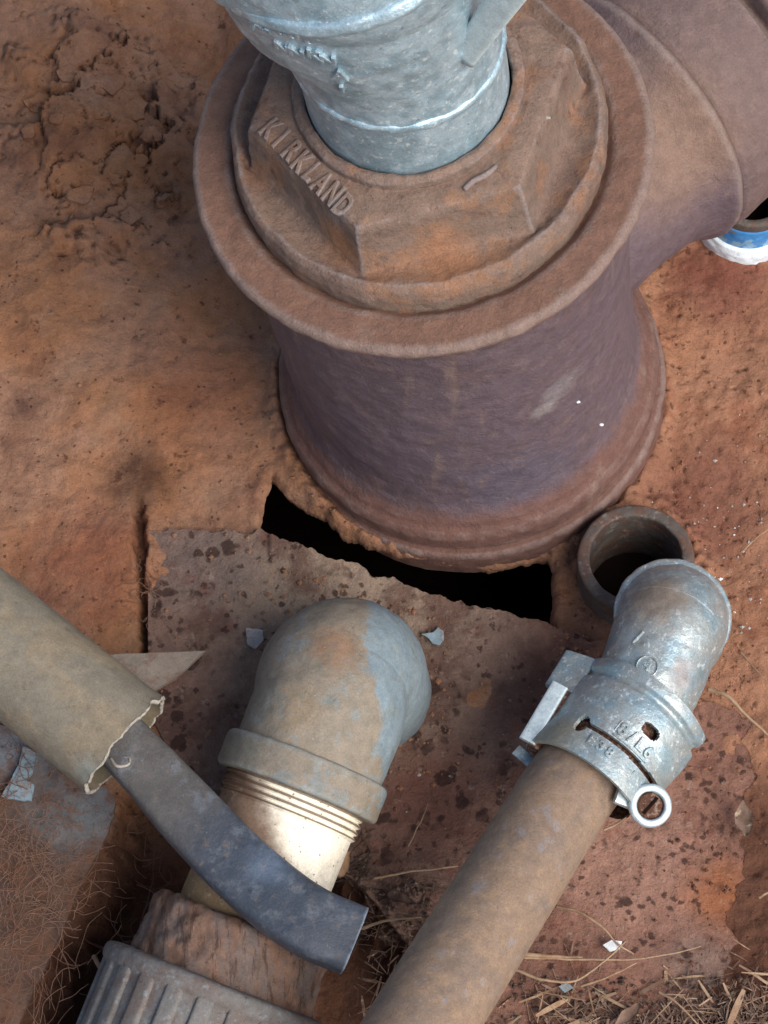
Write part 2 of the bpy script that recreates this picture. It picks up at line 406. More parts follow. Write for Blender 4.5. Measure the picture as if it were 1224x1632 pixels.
m.mix(m.ramp(m.noise(6, 4, .7), .62, .72), 'a0967f', .4)
m.mix(m.near(P(130, 1095, 10.3), .08, .4, .5, 2.5), '54463a', .7); m.mix(m.ramp(m.noise(1.2, 6, .8, stretch=(.4, 1.5, 1)), .62, .68), '5c5142', .5)
m.b_(m.noise(1.5, 5, .6), .05, .5).b_(m.noise(12, 4, .7), .025, .7); M_PVC = m.done()
m = Mat('cut_plastic_rim', '9f978b', .7); m.mix(m.ramp(m.noise(4, 4, .7), .55, .65), '6d625a', .7); M_RIM = m.done()
m = Mat('slate_rubber_strap', '3e444e', .5, .0, .45)
m.mix(m.side(P(330, 1290, 8), (-1, .9, 0), -2.0, 1.5, 1.5, .4), '57524e', .85, rough=.8)
m.mix(m.ramp(m.noise(.9, 6, .7), .52, .66), '6b7078', .5, rough=.75); m.mix(m.ramp(m.noise(2.5, 6, .7), .55, .68), '6a5c52', .6, rough=.9)
m.mix(m.ramp(m.noise(2.2, 6, .8, stretch=(1, 1, 1)), .6, .66), '2c3038', .6)
m.edge('8793a0', .7, .51, .55)
m.mix(m.ramp(m.noise(3.0, 4, .7, stretch=(1.2, .9, 1)), .66, .70), '8a8f98', .4)
m.mix(m.near(P(430, 1380, 8.5), .2, 1.6, .8, .8), '6c7d92', .4)
m.b_(m.noise(2.5, 5, .65), .07, .6).b_(m.noise(14, 4, .7), .03, .7); M_STRAP = m.done()
m = Mat('strap_scuff', '8695a3', .6); M_SCUFF = m.done()
m = Mat('dull_iron_stub', '5e554f', .7, .2, .4)
m.mix(m.ramp(m.noise(1.0, 5), .45, .6), '66483a', .7); m.mix(m.ramp(m.noise(2.5, 6, .7), .55, .66), '8f8a84', .5)
m.b_(m.noise(2.4, 5, .6), .08, .7).b_(m.noise(12, 4, .7), .03, .6); M_STUB = m.done()
m = Mat('blue_paint', '3f86c4', .45); m.mix(m.ramp(m.noise(1.2, 5, .6), .50, .58), '8fb2c0', .7); m.mix(m.ramp(m.noise(2.2, 5, .6), .58, .66), '7d7f6d', .8); M_BLUE = m.done()
m = Mat('white_collar', 'dfe9ee', .5); m.mix(m.ramp(m.noise(4, 5, .7), .6, .68), '98a6ad', .6); M_WCOL = m.done()
m = Mat('weathered_sheet', '5f483c', .85, .0, .3)
m.mix(m.near(P(120, 1290, 2), .8, 3.0, 1.2, .5), '6b7174', .8); m.mix(m.near(P(30, 1200, 2), .6, 2.2, 1.0, .5), '828a90', .7)
m.mix(m.ramp(m.noise(.8, 6), .5, .62), '6e4a35', .6); m.mix(m.ramp(m.noise(2.4, 6, .7), .56, .66), '46302a', .6)
m.b_(m.noise(1.5, 6, .65), .15, .6).b_(m.noise(11, 4, .7), .04, .7); M_SHEET = m.done()
m = Mat('grey_shard', '756a60', .8); m.mix(m.ramp(m.noise(1.5, 5), .5, .62), '6b5347', .7); m.b_(m.noise(8, 4), .04, .7); M_SHARD = m.done()
m = Mat('paint_flake_blue_grey', '7c8d95', .8); m.mix(m.ramp(m.noise(2.4, 5), .5, .62), '7a6a60', .7); M_FLAKEB = m.done()
m = Mat('paint_flake_pale', 'a09a94', .8); m.mix(m.ramp(m.noise(2.4, 5), .5, .62), '8f776a', .6); M_FLAKEP = m.done()
m = Mat('white_chip', 'dfe2e2', .7); m.mix(m.ramp(m.noise(3, 4), .52, .62), 'a8998c', .7); M_WHITEBIT = m.done()
m = Mat('dry_straw', 'a0846a', .8); m.mix(m.ramp(m.noise(1.4, 4), .45, .6), '8a6a50', .8); M_STRAW = m.done()
m = Mat('rust_fibre', '76594a', .9); m.mix(m.ramp(m.noise(.8, 4), .45, .6), '6e4c3a', .8); M_FIBRE = m.done()
m = Mat('dead_leaf', '7d6556', .85); m.mix(m.ramp(m.noise(.9, 4), .45, .6), '6a5244', .9); m.mix(m.ramp(m.noise(2.2, 4), .6, .68), 'a89880', .7); M_LEAF = m.done()
m = Mat('dirt_stained_leaf', '5b463a', .9); m.mix(m.ramp(m.noise(.9, 4), .45, .6), '3c2c24', .9); m.mix(m.ramp(m.noise(2.2, 4), .6, .68), '8f8070', .7); M_DIRTLEAF = m.done()
m = Mat('shade_black_soil', '1a110d', .95, spec=.1); M_DARK = m.done()  # near-black: the shade in hole, bores and slot is put into the colour

# ------------------------------------------------------------------ the ground sheet
HOLE = [(434, 758), (452, 782), (480, 800), (516, 826), (560, 857), (610, 876), (655, 889), (710, 898), (780, 903), (872, 888), (882, 905), (880, 1010),
        (800, 1000), (700, 975), (600, 945), (500, 905), (460, 886), (416, 862), (419, 815), (424, 790)]
def hole_sd(X, Y):
    px, py = to_px(X, Y, np.zeros_like(X)); q = np.stack([X, Y, 0*X], 1)
    return polysd(px, py, HOLE)+fbm(q/1.1+5, 3)*5+fbm(q/.35+8, 2)*1.2
def ground_h(X, Y):
    px, py = to_px(X, Y, np.zeros_like(X)); q = np.stack([X, Y, 0*X], 1)
    j = fbm(q/.7+5, 4)*5
    z = fbm(q/6.0, 4)*.45+fbm(q/1.4+9, 4)*.09+fbm(q/.4+19, 3)*.022
    inner = sst(-(polysd(px, py, [(-200, -200), (1424, -200), (1424, 1832), (-200, 1832)])), -200, 100)
    z = z*(.4+.6*inner)
    # mound at the left, hollow under the overhang at the top left
    z += 1.3*sst(px, 420, 60)*sst(py, 1100, 500)
    ledge = py-(20+.42*(px-120))+j*2
    z -= 1.5*sst(ledge, 30, 0)*sst(px, 120, 170)*sst(px, 420, 330)
    # crusted flakes: warped cells, each with its own level and tilt
    wq = np.stack([X+fbm(q/1.5+30, 5)*1.1, Y+fbm(q/1.5+60, 5)*1.1], 1)
    crng = np.random.default_rng(21); N = 34
    cp = np.array([P(a, b)[:2] for a, b in zip(crng.uniform(-60, 380, N), crng.uniform(20, 480, N))])
    hh = crng.uniform(0, .75, N); tl = crng.normal(0, .08, (N, 2))+np.array([-.16, .16])
    best = np.full(len(X), 1e9); val = np.zeros(len(X)); sel = (px < 460) & (py < 560)
    idx = np.where(sel)[0]; w = wq[idx]
    d = ((w[:, None, :]-cp[None])**2).sum(2); k = d.argmin(1)
    v = hh[k]+((w-cp[k])*tl[k]).sum(1); s2 = np.sort(d, 1)[:, :2]; edge = np.sqrt(s2[:, 1])-np.sqrt(s2[:, 0])
    v -= .22*sst(edge, .12, 0)*(fbm(w.repeat(1, 0)[:, [0, 1, 1]]/2.0+3, 2) > 0)
    patch = sst(np.hypot((px[idx]-170)/150, (py[idx]-230)/190)+fbm(q[idx]/1.6+70, 3)*.35, 1.15, .75)
    z[idx] += v*patch
    # an old round dent and small pits
    z -= .25*np.exp(-((np.hypot(px-150, (py-440)*.9)-48)/7)**2)*(py < 430)
    pit = fbm(q/.55+90, 3); z -= .15*sst(pit, .55, .8)*(.4+.5*sst(px, 900, 1000))
    z += .035*fbm(q/.45+12, 3)*sst(px, 1000, 1060)
    c2 = P(1021, 893, 0); r2 = np.hypot(X-c2[0], Y-c2[1]); z += .5*np.exp(-((r2-2.75)/.5)**2)*(.6+.8*fbm(q/.7+53, 3))
    # lumpy lip round the base of the fitting
    rr = np.hypot(X-B0[0], Y-B0[1])
    z += .55*np.exp(-((rr-9.25)/.42)**2)*(1+.5*fbm(q/.6+33, 3))
    # seam at the left of the plate, dark pit at the lower left, shallow gutter along the lip
    z -= 1.1*sst(np.abs(px-(226+.05*(py-900))+j), 12, 2)*sst(py, 780, 830)*sst(py, 1120, 1050)
    pit = polysd(px, py, [(60, 1660), (110, 1520), (180, 1380), (190, 1260), (330, 1200), (560, 1400), (640, 1500), (640, 1760), (60, 1760)])
    z -= 3.6*sst(pit+j*2, 25, -50)
    hs = hole_sd(X, Y)
    z -= .35*sst(hs, 7.0, -1.5); z -= .2*sst(hs, 18, 4)
    for (a, b, rad_, dep) in ((1021, 893, 2.3, 3.6), (1196, 300, 1.7, 3.4)):
        c_ = P(a, b, 2.2); z -= dep*sst(np.hypot(X-c_[0], Y-c_[1]), rad_+.15, rad_-.15)
    z += .12*sst(hs, 2, 7)*sst(hs, 26, 9)
    return z
def axis_pts(lo, hi, st_, far):
    c = np.arange(lo, hi, st_); g = []; s = st_; x = hi
    while x < far: g.append(x); s *= 1.35; x += s
    g2 = []; s = st_; x = lo-st_
    while x > -far: g2.append(x); s *= 1.35; x -= s
    return np.array(g2[::-1]+list(c)+g)
gx = axis_pts(-19.5, 19.5, .1, 260); gy = axis_pts(-27.5, 27.5, .1, 260)
GX, GY = np.meshgrid(gx, gy); gX, gY = GX.ravel(), GY.ravel()
gz = ground_h(gX, gY)
gF = grid_faces(len(gy), len(gx), False); cx_, cy_ = gX[gF].mean(1), gY[gF].mean(1); a_, b_ = to_px(cx_, cy_, 0*cx_)
near_ = np.where((a_ > 380) & (a_ < 920) & (b_ > 730) & (b_ < 1040))[0]
HS = hole_sd(gX, gY).reshape(len(gy), len(gx)); ISO = -1.0
dy_, dx_ = np.gradient(HS, gy, gx); g2 = dx_**2+dy_**2+1e-6; mv = np.abs(HS-ISO) < 3.4
ax_ = np.clip(-(HS-ISO)/g2*dx_, -.09, .09); ay_ = np.clip(-(HS-ISO)/g2*dy_, -.09, .09)
inb = (GX > -9) & (GX < 12) & (GY > -9) & (GY < 5)
# faces whose corners average inside the hole go; the rim's vertices then slide onto the outline
fh = HS.ravel()[gF].mean(1); del_ = np.zeros(len(gF), bool); del_[near_] = fh[near_] < ISO
kept = gF[~del_]; dead = gF[del_]; rimv = np.intersect1d(np.unique(kept), np.unique(dead))
gX2, gY2 = gX.copy(), gY.copy(); gX2[rimv] += ax_.ravel()[rimv]; gY2[rimv] += ay_.ravel()[rimv]
gF = kept; n0 = len(gX2)
ed = np.concatenate([dead[:, [0, 1]], dead[:, [1, 2]], dead[:, [2, 3]], dead[:, [3, 0]]]); ke = np.sort(ed, 1); key = ke[:, 0]*n0+ke[:, 1]
u_, c_ = np.unique(key, return_counts=True); bd = ed[np.isin(key, u_[c_ == 1])]
lowi = {int(v): n0+i for i, v in enumerate(rimv)}
gl = np.sqrt(g2.ravel()[rimv]); lowV = np.stack([gX2[rimv]+dx_.ravel()[rimv]/gl*.15, gY2[rimv]+dy_.ravel()[rimv]/gl*.15, gz[rimv]-.75], 1)
wall = np.array([[a, b, lowi[int(b)], lowi[int(a)]] for a, b in bd.tolist() if a in lowi and b in lowi])
gF = np.vstack([gF, wall]); gV = np.vstack([np.stack([gX2, gY2, gz], 1), lowV])
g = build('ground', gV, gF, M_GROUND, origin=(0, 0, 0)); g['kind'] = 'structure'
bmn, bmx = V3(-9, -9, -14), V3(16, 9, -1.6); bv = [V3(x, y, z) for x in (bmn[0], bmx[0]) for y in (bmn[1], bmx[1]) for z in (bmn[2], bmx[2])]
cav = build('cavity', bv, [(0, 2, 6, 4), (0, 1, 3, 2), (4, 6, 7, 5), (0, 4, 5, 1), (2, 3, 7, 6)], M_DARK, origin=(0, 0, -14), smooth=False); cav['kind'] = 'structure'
def gh(x, y): return float(ground_h(np.array([x]), np.array([y]))[0])
gzz = gz.reshape(len(gy), len(gx))
def ghq(x, y):
    return gzz[min(len(gy)-1, max(0, np.searchsorted(gy, y))), min(len(gx)-1, max(0, np.searchsorted(gx, x)))]

# ------------------------------------------------------------------ thin plates
def plate_cols(x0, x1, top, bot, z, th, step=3.0, jit=2.0, name='steel_plate', mat=M_PLATE, relief=.06, xr=None, **kw):
    cols = np.arange(x0, x1, step); rows = 150
    V = []; jt = fbm(np.stack([cols/34, cols*0, cols*0+3], 1), 4)*jit*5; jb = fbm(np.stack([cols/14, cols*0, cols*0+8], 1), 4)*jit
    for c_, a_, b_ in zip(cols, jt, jb):
        yt, yb = top(c_)+a_, bot(c_)+b_
        for k in range(rows):
            f = k/(rows-1); y = yt+(yb-yt)*f; x = c_
            if xr is not None: x = c_+xr(c_, y)
            V.append(P(x, y, z(x, y)))
    V = np.array(V); V[:, 2] += fbm(V/1.1+44, 4)*relief+fbm(V/4+14, 3)*.12
    n, mm = len(cols), rows; Fc = grid_faces(n, mm, False).tolist(); N0 = len(V)
    V2 = np.vstack([V, V-V3(0, 0, th)])
    Fc = [f[::-1] for f in Fc]; Fc += [[a+N0 for a in f[::-1]] for f in Fc]
    rim = [i*mm for i in range(n)]+[(n-1)*mm+k for k in range(1, mm)]+[i*mm+mm-1 for i in range(n-2, -1, -1)]+[k for k in range(mm-2, 0, -1)]
    for a, b in zip(rim, rim[1:]+rim[:1]): Fc.append([a, b, b+N0, a+N0])
    return build(name, V2, np.array(Fc), mat, **kw)
def lerpf(pts):
    xs = [p[0] for p in pts]; ys = [p[1] for p in pts]; return lambda x: float(np.interp(x, xs, ys))
top = lerpf([(236, 846), (300, 846), (420, 848), (455, 858), (520, 886), (560, 897), (620, 922), (680, 945), (740, 962), (800, 975), (860, 990), (950, 1020), (1040, 1070), (1120, 1120), (1200, 1150)])
bot = lerpf([(236, 1130), (300, 1260), (380, 1330), (560, 1400), (600, 1440), (660, 1520), (700, 1720), (1200, 1720)])
_wy = np.arange(800, 1800, 4.0); _wx = fbm(np.stack([_wy/55, _wy*0, _wy*0+5], 1), 5)*30
sp = plate_cols(236, 1200, top, bot, lambda x, y: .35+.5*max(0, 1-abs(y-top(x))/60)*(x > 430)*(x < 900)*.5-.35*max(0, min(1, (x-1080)/110)), .3,
                xr=lambda c_, y: -max(0, (c_-900)/300)*(max(0, y-1250)*.13-float(np.interp(y, _wy, _wx))))
tag(sp, 'mottled rusty steel plate lying below the jagged black hole', 'metal plate')

def poly_slab(name, pts, z, th, mat, zf=None, jag=.09, sub=26, **kw):
    """irregular flat piece with a ragged edge; radial rings from its centre"""
    pts = [P(a, b, z if zf is None else zf(a, b)) for a, b in pts]; ring = []
    for a, b in zip(pts, pts[1:]+pts[:1]):
        k = max(2, int(np.linalg.norm(b-a)/.15))
        ring += [a+(b-a)*i/k for i in range(k)]
    ring = np.array(ring); c = ring.mean(0)
    ring = c+(ring-c)*(1+fbm(ring/.35+c, 3)*jag)[:, None]
    K = 10; V = []
    for k in range(K+1): V.append(c+(ring-c)*(k/K if k else .01))
    V = np.vstack(V); V[:, 2] += fbm(V/.8+20, 3)*.05; m_ = len(ring)
    Fc = grid_faces(K+1, m_).tolist()+[list(range(m_))[::-1]]
    N0 = len(V); V2 = np.vstack([V, V-V3(0, 0, th)])
    Fc2 = [[a+N0 for a in f[::-1]] for f in Fc]
    side = [[K*m_+i, K*m_+N0+i, K*m_+N0+(i+1) % m_, K*m_+(i+1) % m_] for i in range(m_)]
    return build(name, V2, Fc+Fc2+side, mat, angle=50, **kw)
o = poly_slab('metal_sheet', [(-90, 1120), (10, 1160), (80, 1200), (150, 1245), (184, 1268), (182, 1300), (160, 1352), (128, 1410), (104, 1470), (72, 1540), (44, 1600), (10, 1680), (-90, 1680)],
              2.2, .35, M_SHEET, jag=.012)
tag(o, 'stained brown and blue-grey sheet under the open grey conduit', 'metal sheet')
o = poly_slab('plastic_shard', [(120, 1046), (200, 1042), (262, 1040), (327, 1037), (280, 1080), (234, 1106), (180, 1096), (130, 1080)], 3.6, .25, M_SHARD, jag=.01)
tag(o, 'pointed grey triangular shard sticking out from behind the open conduit', 'shard')
o = poly_slab('paint_flake', [(36, 1188), (58, 1200), (52, 1230), (44, 1244), (56, 1252), (50, 1276), (22, 1276), (2, 1270), (18, 1240), (30, 1216)], 2.62, .12, M_FLAKEB)
tag(o, 'curled blue-grey paint flake on the stained sheet at the left', 'paint flake', 'loose paint flakes')
o = poly_slab('paint_flake', [(392, 1000), (420, 1004), (420, 1020), (407, 1034), (394, 1026)], .75, .08, M_FLAKEP)
tag(o, 'square pale flake on the plate left of the elbow dome', 'paint flake', 'loose paint flakes')
o = poly_slab('paint_flake', [(670, 1010), (690, 1008), (698, 1000), (706, 1006), (708, 1020), (700, 1028), (690, 1026), (684, 1018)], .85, .08, M_FLAKEB, jag=.12)
tag(o, 'ragged pale blue flake on the plate right of the elbow dome', 'paint flake', 'loose paint flakes')
o = poly_slab('paint_flake', [(960, 1506), (975, 1498), (992, 1500), (988, 1512), (972, 1517)], .9, .06, M_WHITEBIT)
tag(o, 'bright white chip beside the crossing straws at the lower right', 'paint flake', 'loose paint flakes')
o = poly_slab('paint_flake', [(890, 1572), (905, 1566), (914, 1574), (900, 1582)], .9, .06, M_FLAKEB)
tag(o, 'small pale blue chip half under the dry straws', 'paint flake', 'loose paint flakes')

# ------------------------------------------------------------------ the tall cast-iron fitting with its plug
fit = thing('cleanout_fitting', 'large rusted cast-iron branch fitting with a hexagonal plug screwed into its top', 'pipe fitting', B0)
prof = [(8.2, -1.5), (9.1, -1.5), (9.15, .25), (9.0, .55), (8.68, .62), (8.62, .85), (8.86, .95), (8.88, 1.9), (8.7, 2.3), (8.45, 2.45), (8.4, 2.7), (8.15, 3.1), (7.95, 3.7), (7.88, 4.8), (7.95, 9), (8.08, LF-3.2), (8.2, LF-2.2), (8.45, LF-1.5), (8.95, LF-1.0),
        (9.28, LF-.65), (9.36, LF-.3), (9.3, LF-.08), (9.1, LF), (7.8, LF+.05), (7.62, LF-.10), (7.45, LF-.28), (7.0, LF-.4), (7.0, LF-3)]
V, Fc = lathe(prof, B0, AX, seg=300, step=.12, sm=1, rough=.06, rs=1.4)
build('body', V, Fc, M_BODY, fit, angle=60)
# side branch with its hub
hz = 11.4; c1 = B0+AX*(hz/AX[2]); BA = nrm(V3(.72, .70, 0.0))
prof = [(5.6, 3.0), (6.2, 5.0), (6.2, 8.0), (6.25, 9.4), (6.6, 10.3), (6.95, 10.8), (7.1, 11.05), (7.05, 11.3), (6.85, 11.45), (7.0, 11.6), (7.15, 12.2), (7.15, 15.0), (7.05, 15.3), (6.5, 15.35), (6.5, 15.8), (7.4, 15.9), (7.7, 16.1), (7.7, 18.4), (7.3, 18.9), (0.05, 18.9)]
def saddle(r, t, a):    # the throat of the branch spreads where it leaves the body
    return r*(1+.0*a), t
V, Fc = lathe(prof, c1, BA, seg=240, step=.1, sm=1, rough=.05, rs=1.8, ref=V3(0, 0, 1))
build('branch', V, Fc, M_BODY, fit, angle=60)
def thr(r, t, a): return r, t
plug = None
HX = R(12)
def plugwarp(r, t, a):
    gnoise = fbm(np.stack([np.cos(a[0])*5, np.sin(a[0])*5, a[0]*0], 1), 5)*.07
    return r*(1+.006*np.sin(3*a+1))+gnoise[None, :]*(r > 7), t+.04*np.sin(2*a)
prof = [(7.3, LF-1.2, 0), (7.50, LF-.1, 0), (7.58, LF+.5, 0), (7.5, LF+.95, 0), (7.3, LF+1.15, 0), (7.12, LF+1.08, 0), (7.0, LF+.9, .5), (6.92, LF+.85, .9),
        (6.88, LF+.95, 1), (6.75, LF+1.3, 1), (6.58, LF+2.85, 1), (6.42, LF+3.12, 1), (6.1, LF+3.2, 1), (5.6, LF+3.22, 1), (4.8, LF+3.2, .3), (4.62, LF+3.22, 0), (4.58, LF+3.5, 0), (4.35, LF+3.62, 0), (4.12, LF+3.55, 0), (4.06, LF+3.3, 0), (4.04, LF+2.5, 0)]
V, Fc = lathe(prof, B0, AX, seg=360, step=.06, sm=2, rough=.05, rs=.9, hex0=HX, warp=plugwarp)
# the hole and hexagon sit a little off the fitting's own axis, as cast
off = V3(-.15, .7, 0); tt = (V-B0)@AX; w = sst(tt, LF-.8, LF+3.2)[:, None]; V = V+off*w
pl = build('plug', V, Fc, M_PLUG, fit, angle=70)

# ------------------------------------------------------------------ lettering helper
def text_mesh(txt, size, ext, bev=0.0):
    cu = bpy.data.curves.new('lettering', 'FONT'); cu.body = txt; cu.size = size; cu.extrude = ext; cu.align_x = 'CENTER'; cu.align_y = 'CENTER'
    cu.bevel_depth = bev; cu.resolution_u = 3
    ob = bpy.data.objects.new('lettering_tmp', cu); C.objects.link(ob)
    dg = bpy.context.evaluated_depsgraph_get(); me = bpy.data.meshes.new_from_object(ob.evaluated_get(dg))
    V = np.array([v.co[:] for v in me.vertices]); Fc = [tuple(p.vertices) for p in me.polygons]
    bpy.data.objects.remove(ob); bpy.data.curves.remove(cu); bpy.data.meshes.remove(me)
    return V, Fc
def letter_chars(txt, size, ext, place, mat, parent, step, bold=1.0, name='letter'):
    n = len(txt)
    for k, ch in enumerate(txt):
        if ch == ' ': continue
        V, Fc = text_mesh(ch, size, ext, .018*size*bold)
        V[:, 0] += (k-(n-1)/2)*step
        build(name, place(V), Fc, mat, parent, smooth=False)
A_, X_, Y_ = axes(AX)
def plane_place(origin, ux, uy, un, wob=0):
    return lambda V: origin+V[:, :1]*ux+V[:, 1:2]*uy+V[:, 2:3]*un
a = R(-148.5); cdir = X_*math.cos(a)+Y_*math.sin(a); tdir = X_*math.cos(a+np.pi/2)+Y_*math.sin(a+np.pi/2)
lo = B0+AX*(LF+3.14)+off+cdir*5.02
pass
a = R(-58); cd2 = X_*math.cos(a)+Y_*math.sin(a); td2 = X_*math.cos(a+np.pi/2)+Y_*math.sin(a+np.pi/2)
V, Fc = sweep([B0+AX*(LF+3.2)+off+cd2*5.2+td2*s_+cd2*c_ for s_, c_ in ((-.7, .0), (-.2, -.1), (.3, -.05), (.9, -.15))], [.10, .12, .12, .08], n=20, seg=10)
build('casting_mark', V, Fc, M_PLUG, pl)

# ------------------------------------------------------------------ galvanised elbow on its nipple
N0 = B0+AX*(LF+2.6)+off
ge = thing('galvanized_elbow', 'shiny galvanised iron elbow with its short nipple standing in the hexagonal plug', 'pipe elbow', N0)
prof = [(3.2, -.6), (4.02, -.6), (4.02, 1.0), (4.02, 4.2), (3.98, 6.5)]
V, Fc = lathe(prof, N0, AX, seg=160, step=.12, sm=1, rough=.012, rs=.8)
build('nipple', V, Fc, M_GALV, ge)
E = [N0+AX*3.6, N0+AX*4.6+V3(-.05, 0, 0), N0+AX*6.2+V3(-.2, 0, 0), N0+AX*9+V3(-.5, .0, 0), N0+AX*12+V3(-.75, .1, 0), N0+AX*13.0+V3(-.85, .1, 0), N0+AX*15+V3(-2.3, 1.2, 0), N0+AX*18+V3(-5, 2.5, 0), N0+AX*20+V3(-9, 4, 0)]
rad = [3.98, 4.1, 4.18, 4.65, 5.0, 5.35, 5.2, 5.1, 5.1]
V, Fc = sweep(E, rad, n=200, seg=200)
V = rough_up(V, spline(np.array(E), 200).repeat(200, 0), .05, .7)
# the flange lug that makes the left outline step out
dl = V-N0; lug = sst(-(dl@X_), 2.2, 4.6)*sst(dl@AX, 6.6, 7.6)*sst(dl@AX, 15, 12); V = V-X_*(lug*.75)[:, None]+Y_*(lug*.1)[:, None]
eb = build('elbow_body', V, Fc, M_GALV, ge)
def ring(O, A, r0, wdt, hgt, name, mat, parent, seg=160, rough=.04):
    pr = [(r0-.1, -wdt/2), (r0+hgt*.7, -wdt*.35), (r0+hgt, 0), (r0+hgt*.7, wdt*.35), (r0-.1, wdt/2)]
    V, Fc = lathe(pr, O, A, seg=seg, step=.06, sm=2, rough=rough, rs=.6); return build(name, V, Fc, mat, parent)
ring(N0+AX*4.2+V3(-.05, 0, 0), nrm(AX+X_*.10), 4.0, .55, .22, 'socket_bead', M_GALV, ge, rough=.06)
ring(N0+AX*12.9+V3(-.85, .1, 0), nrm(AX-X_*.15), 5.15, 1.0, .5, 'rim_band', M_GALV, ge)
# raised cast characters on the elbow's shoulder
def cyl_place(O, A, r, a0, t0, tw=1.0, ref=None):
    A, X, Y = axes(A, ref)
    def f(V):
        an = a0+V[:, 0]/r; rr = r+V[:, 2]
        return O+A*(t0+V[:, 1:2]*tw)+rr[:, None]*(X*np.cos(an)[:, None]+Y*np.sin(an)[:, None])
    return f
def surf_at(o, px, py):
    me = o.data; n = len(me.vertices); co = np.zeros(n*3); me.vertices.foreach_get('co', co); no = np.zeros(n*3); me.vertices.foreach_get('normal', no)
    co = co.reshape(-1, 3)/S+root_of(o); no = no.reshape(-1, 3); a, b = to_px(co[:, 0], co[:, 1], co[:, 2])
    d = np.hypot(a-px, b-py); d = np.where(((CAM-co)*no).sum(1) > 0, d, 1e9); k = d.argmin(); return co[k], no[k]
def put_char(o, ch, px, py, size, ang, mat, name='cast_letter', ext=.07, bold=2.2, sx=1.0):
    p, nn = surf_at(o, px, py); ux = V3(math.cos(R(ang)), math.sin(R(ang)), 0); ux = nrm(ux-nn*np.dot(ux, nn)); uy = np.cross(nn, ux)
    V, Fc = text_mesh(ch, size, ext, .018*size*bold); V[:, 0] *= sx; V = p+V[:, :1]*ux+V[:, 1:2]*uy+V[:, 2:3]*nn
    build(name, V, Fc, mat, o, smooth=False)
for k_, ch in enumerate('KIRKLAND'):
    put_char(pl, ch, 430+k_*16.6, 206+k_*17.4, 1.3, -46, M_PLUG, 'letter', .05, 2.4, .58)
for k_, (ch, a, b) in enumerate([('0', 447, 47), ('0', 470, 54), ('0', 496, 61), ('0', 530, 63), ('I', 404, 38), ('H', 420, 44), ('N', 452, 74), ('N', 474, 80), ('K', 500, 86), ('N', 524, 92), ('A', 540, 118), ('I', 545, 140)]):
    put_char(eb, ch, a, b, .82, -12, M_GALV, ext=.09, bold=3.0)
# pale web that runs up the right of the elbow
w0, w1 = P(738, 92, 31.8), P(850, -60, 38.7)
V, Fc = sweep([w0, (w0+w1)/2+V3(0, 0, .15), w1], [.5, .6, .65], n=30, seg=24, up=V3(0, -.5, 1), sect=lambda a: (np.sign(np.cos(a))*np.abs(np.cos(a))**.5*1.0, np.sign(np.sin(a))*np.abs(np.sin(a))**.6*.35))
build('web', V, Fc, M_RIBPALE, ge)

# ------------------------------------------------------------------ open pipe stub and bonded conduit with its elbow
def tube_prof(ro, ri, t0, t1): return [(ri, t0), (ri, t1-.05), (ri+.06, t1), (ro-.06, t1), (ro, t1-.06), (ro, t0)]
sc_ = P(1021, 893, 2.2)
st_o = thing('pipe_stub', 'dull open pipe stub standing behind the zinc conduit elbow', 'pipe', sc_-V3(0, 0, 3))
V, Fc = lathe(tube_prof(2.65, 2.08, 0, 3.0+1.2), sc_-V3(0, 0, 4.2), V3(-.05, .03, 1), seg=120, step=.1, sm=1, rough=.03, rs=.7)
build('pipe_wall', V, Fc, M_STUB, st_o)
V, Fc = lathe([(2.08, .3), (.02, .3)], sc_-V3(0, 0, 4.6), V3(-.05, .03, 1), seg=60)
build('silt_bottom', V, Fc, M_DARK, st_o)  # bottom disc coloured black for the shade inside the stub

cz = 5.2
k0, k1, k2 = P(600, 1765, 10.5), P(673, 1632, 9.2), P(905, 1262, 5.6)
con = thing('metal_conduit', 'dusty metal conduit with a zinc clamp connector and elbow on its end', 'conduit', P(905, 1262, 2))
V, Fc = sweep([k0, k1, P(790, 1445, 7.2), k2, P(955, 1200, 5.3)], [2.15, 2.12, 2.08, 2.02, 2.0], n=140, seg=96)
V = rough_up(V, spline([k0, k1, P(790, 1445, 7.2), k2, P(955, 1200, 5.3)], 140).repeat(96, 0), .015, .8)
build('pipe', V, Fc, M_CONDUIT, con)
Q0, Q1 = P(1032, 1092, cz), P(1058, 1022, cz); hd = nrm((Q1-Q0)*V3(1, 1, 0))
E = [P(1000, 1140, cz), Q0, Q1]
for b in (25, 50, 75, 90): E.append(Q1+hd*1.5*math.sin(R(b))-V3(0, 0, 1.5*(1-math.cos(R(b)))))
E.append(E[-1]-V3(0, 0, 1.1)); E = [e for e in E]
V, Fc = sweep(E, [2.15, 2.25, 2.35, 2.42, 2.5, 2.52, 2.5, 2.5], n=150, seg=128)
V = rough_up(V, spline(E, 150).repeat(128, 0), .03, .8)
el = build('elbow', V, Fc, M_GALV2, con)
lc = P(1072, 982, 5.0)
V, Fc = lathe([(.02, -.22), (2.4, -.2), (2.58, -.14), (2.62, -.02), (2.56, .1), (2.35, .16), (.02, .18)], lc, V3(0.05, -.12, 1), seg=128, step=.05, sm=1, rough=.03, rs=.5)
build('casting_seam', V, Fc, M_GALV2, con)
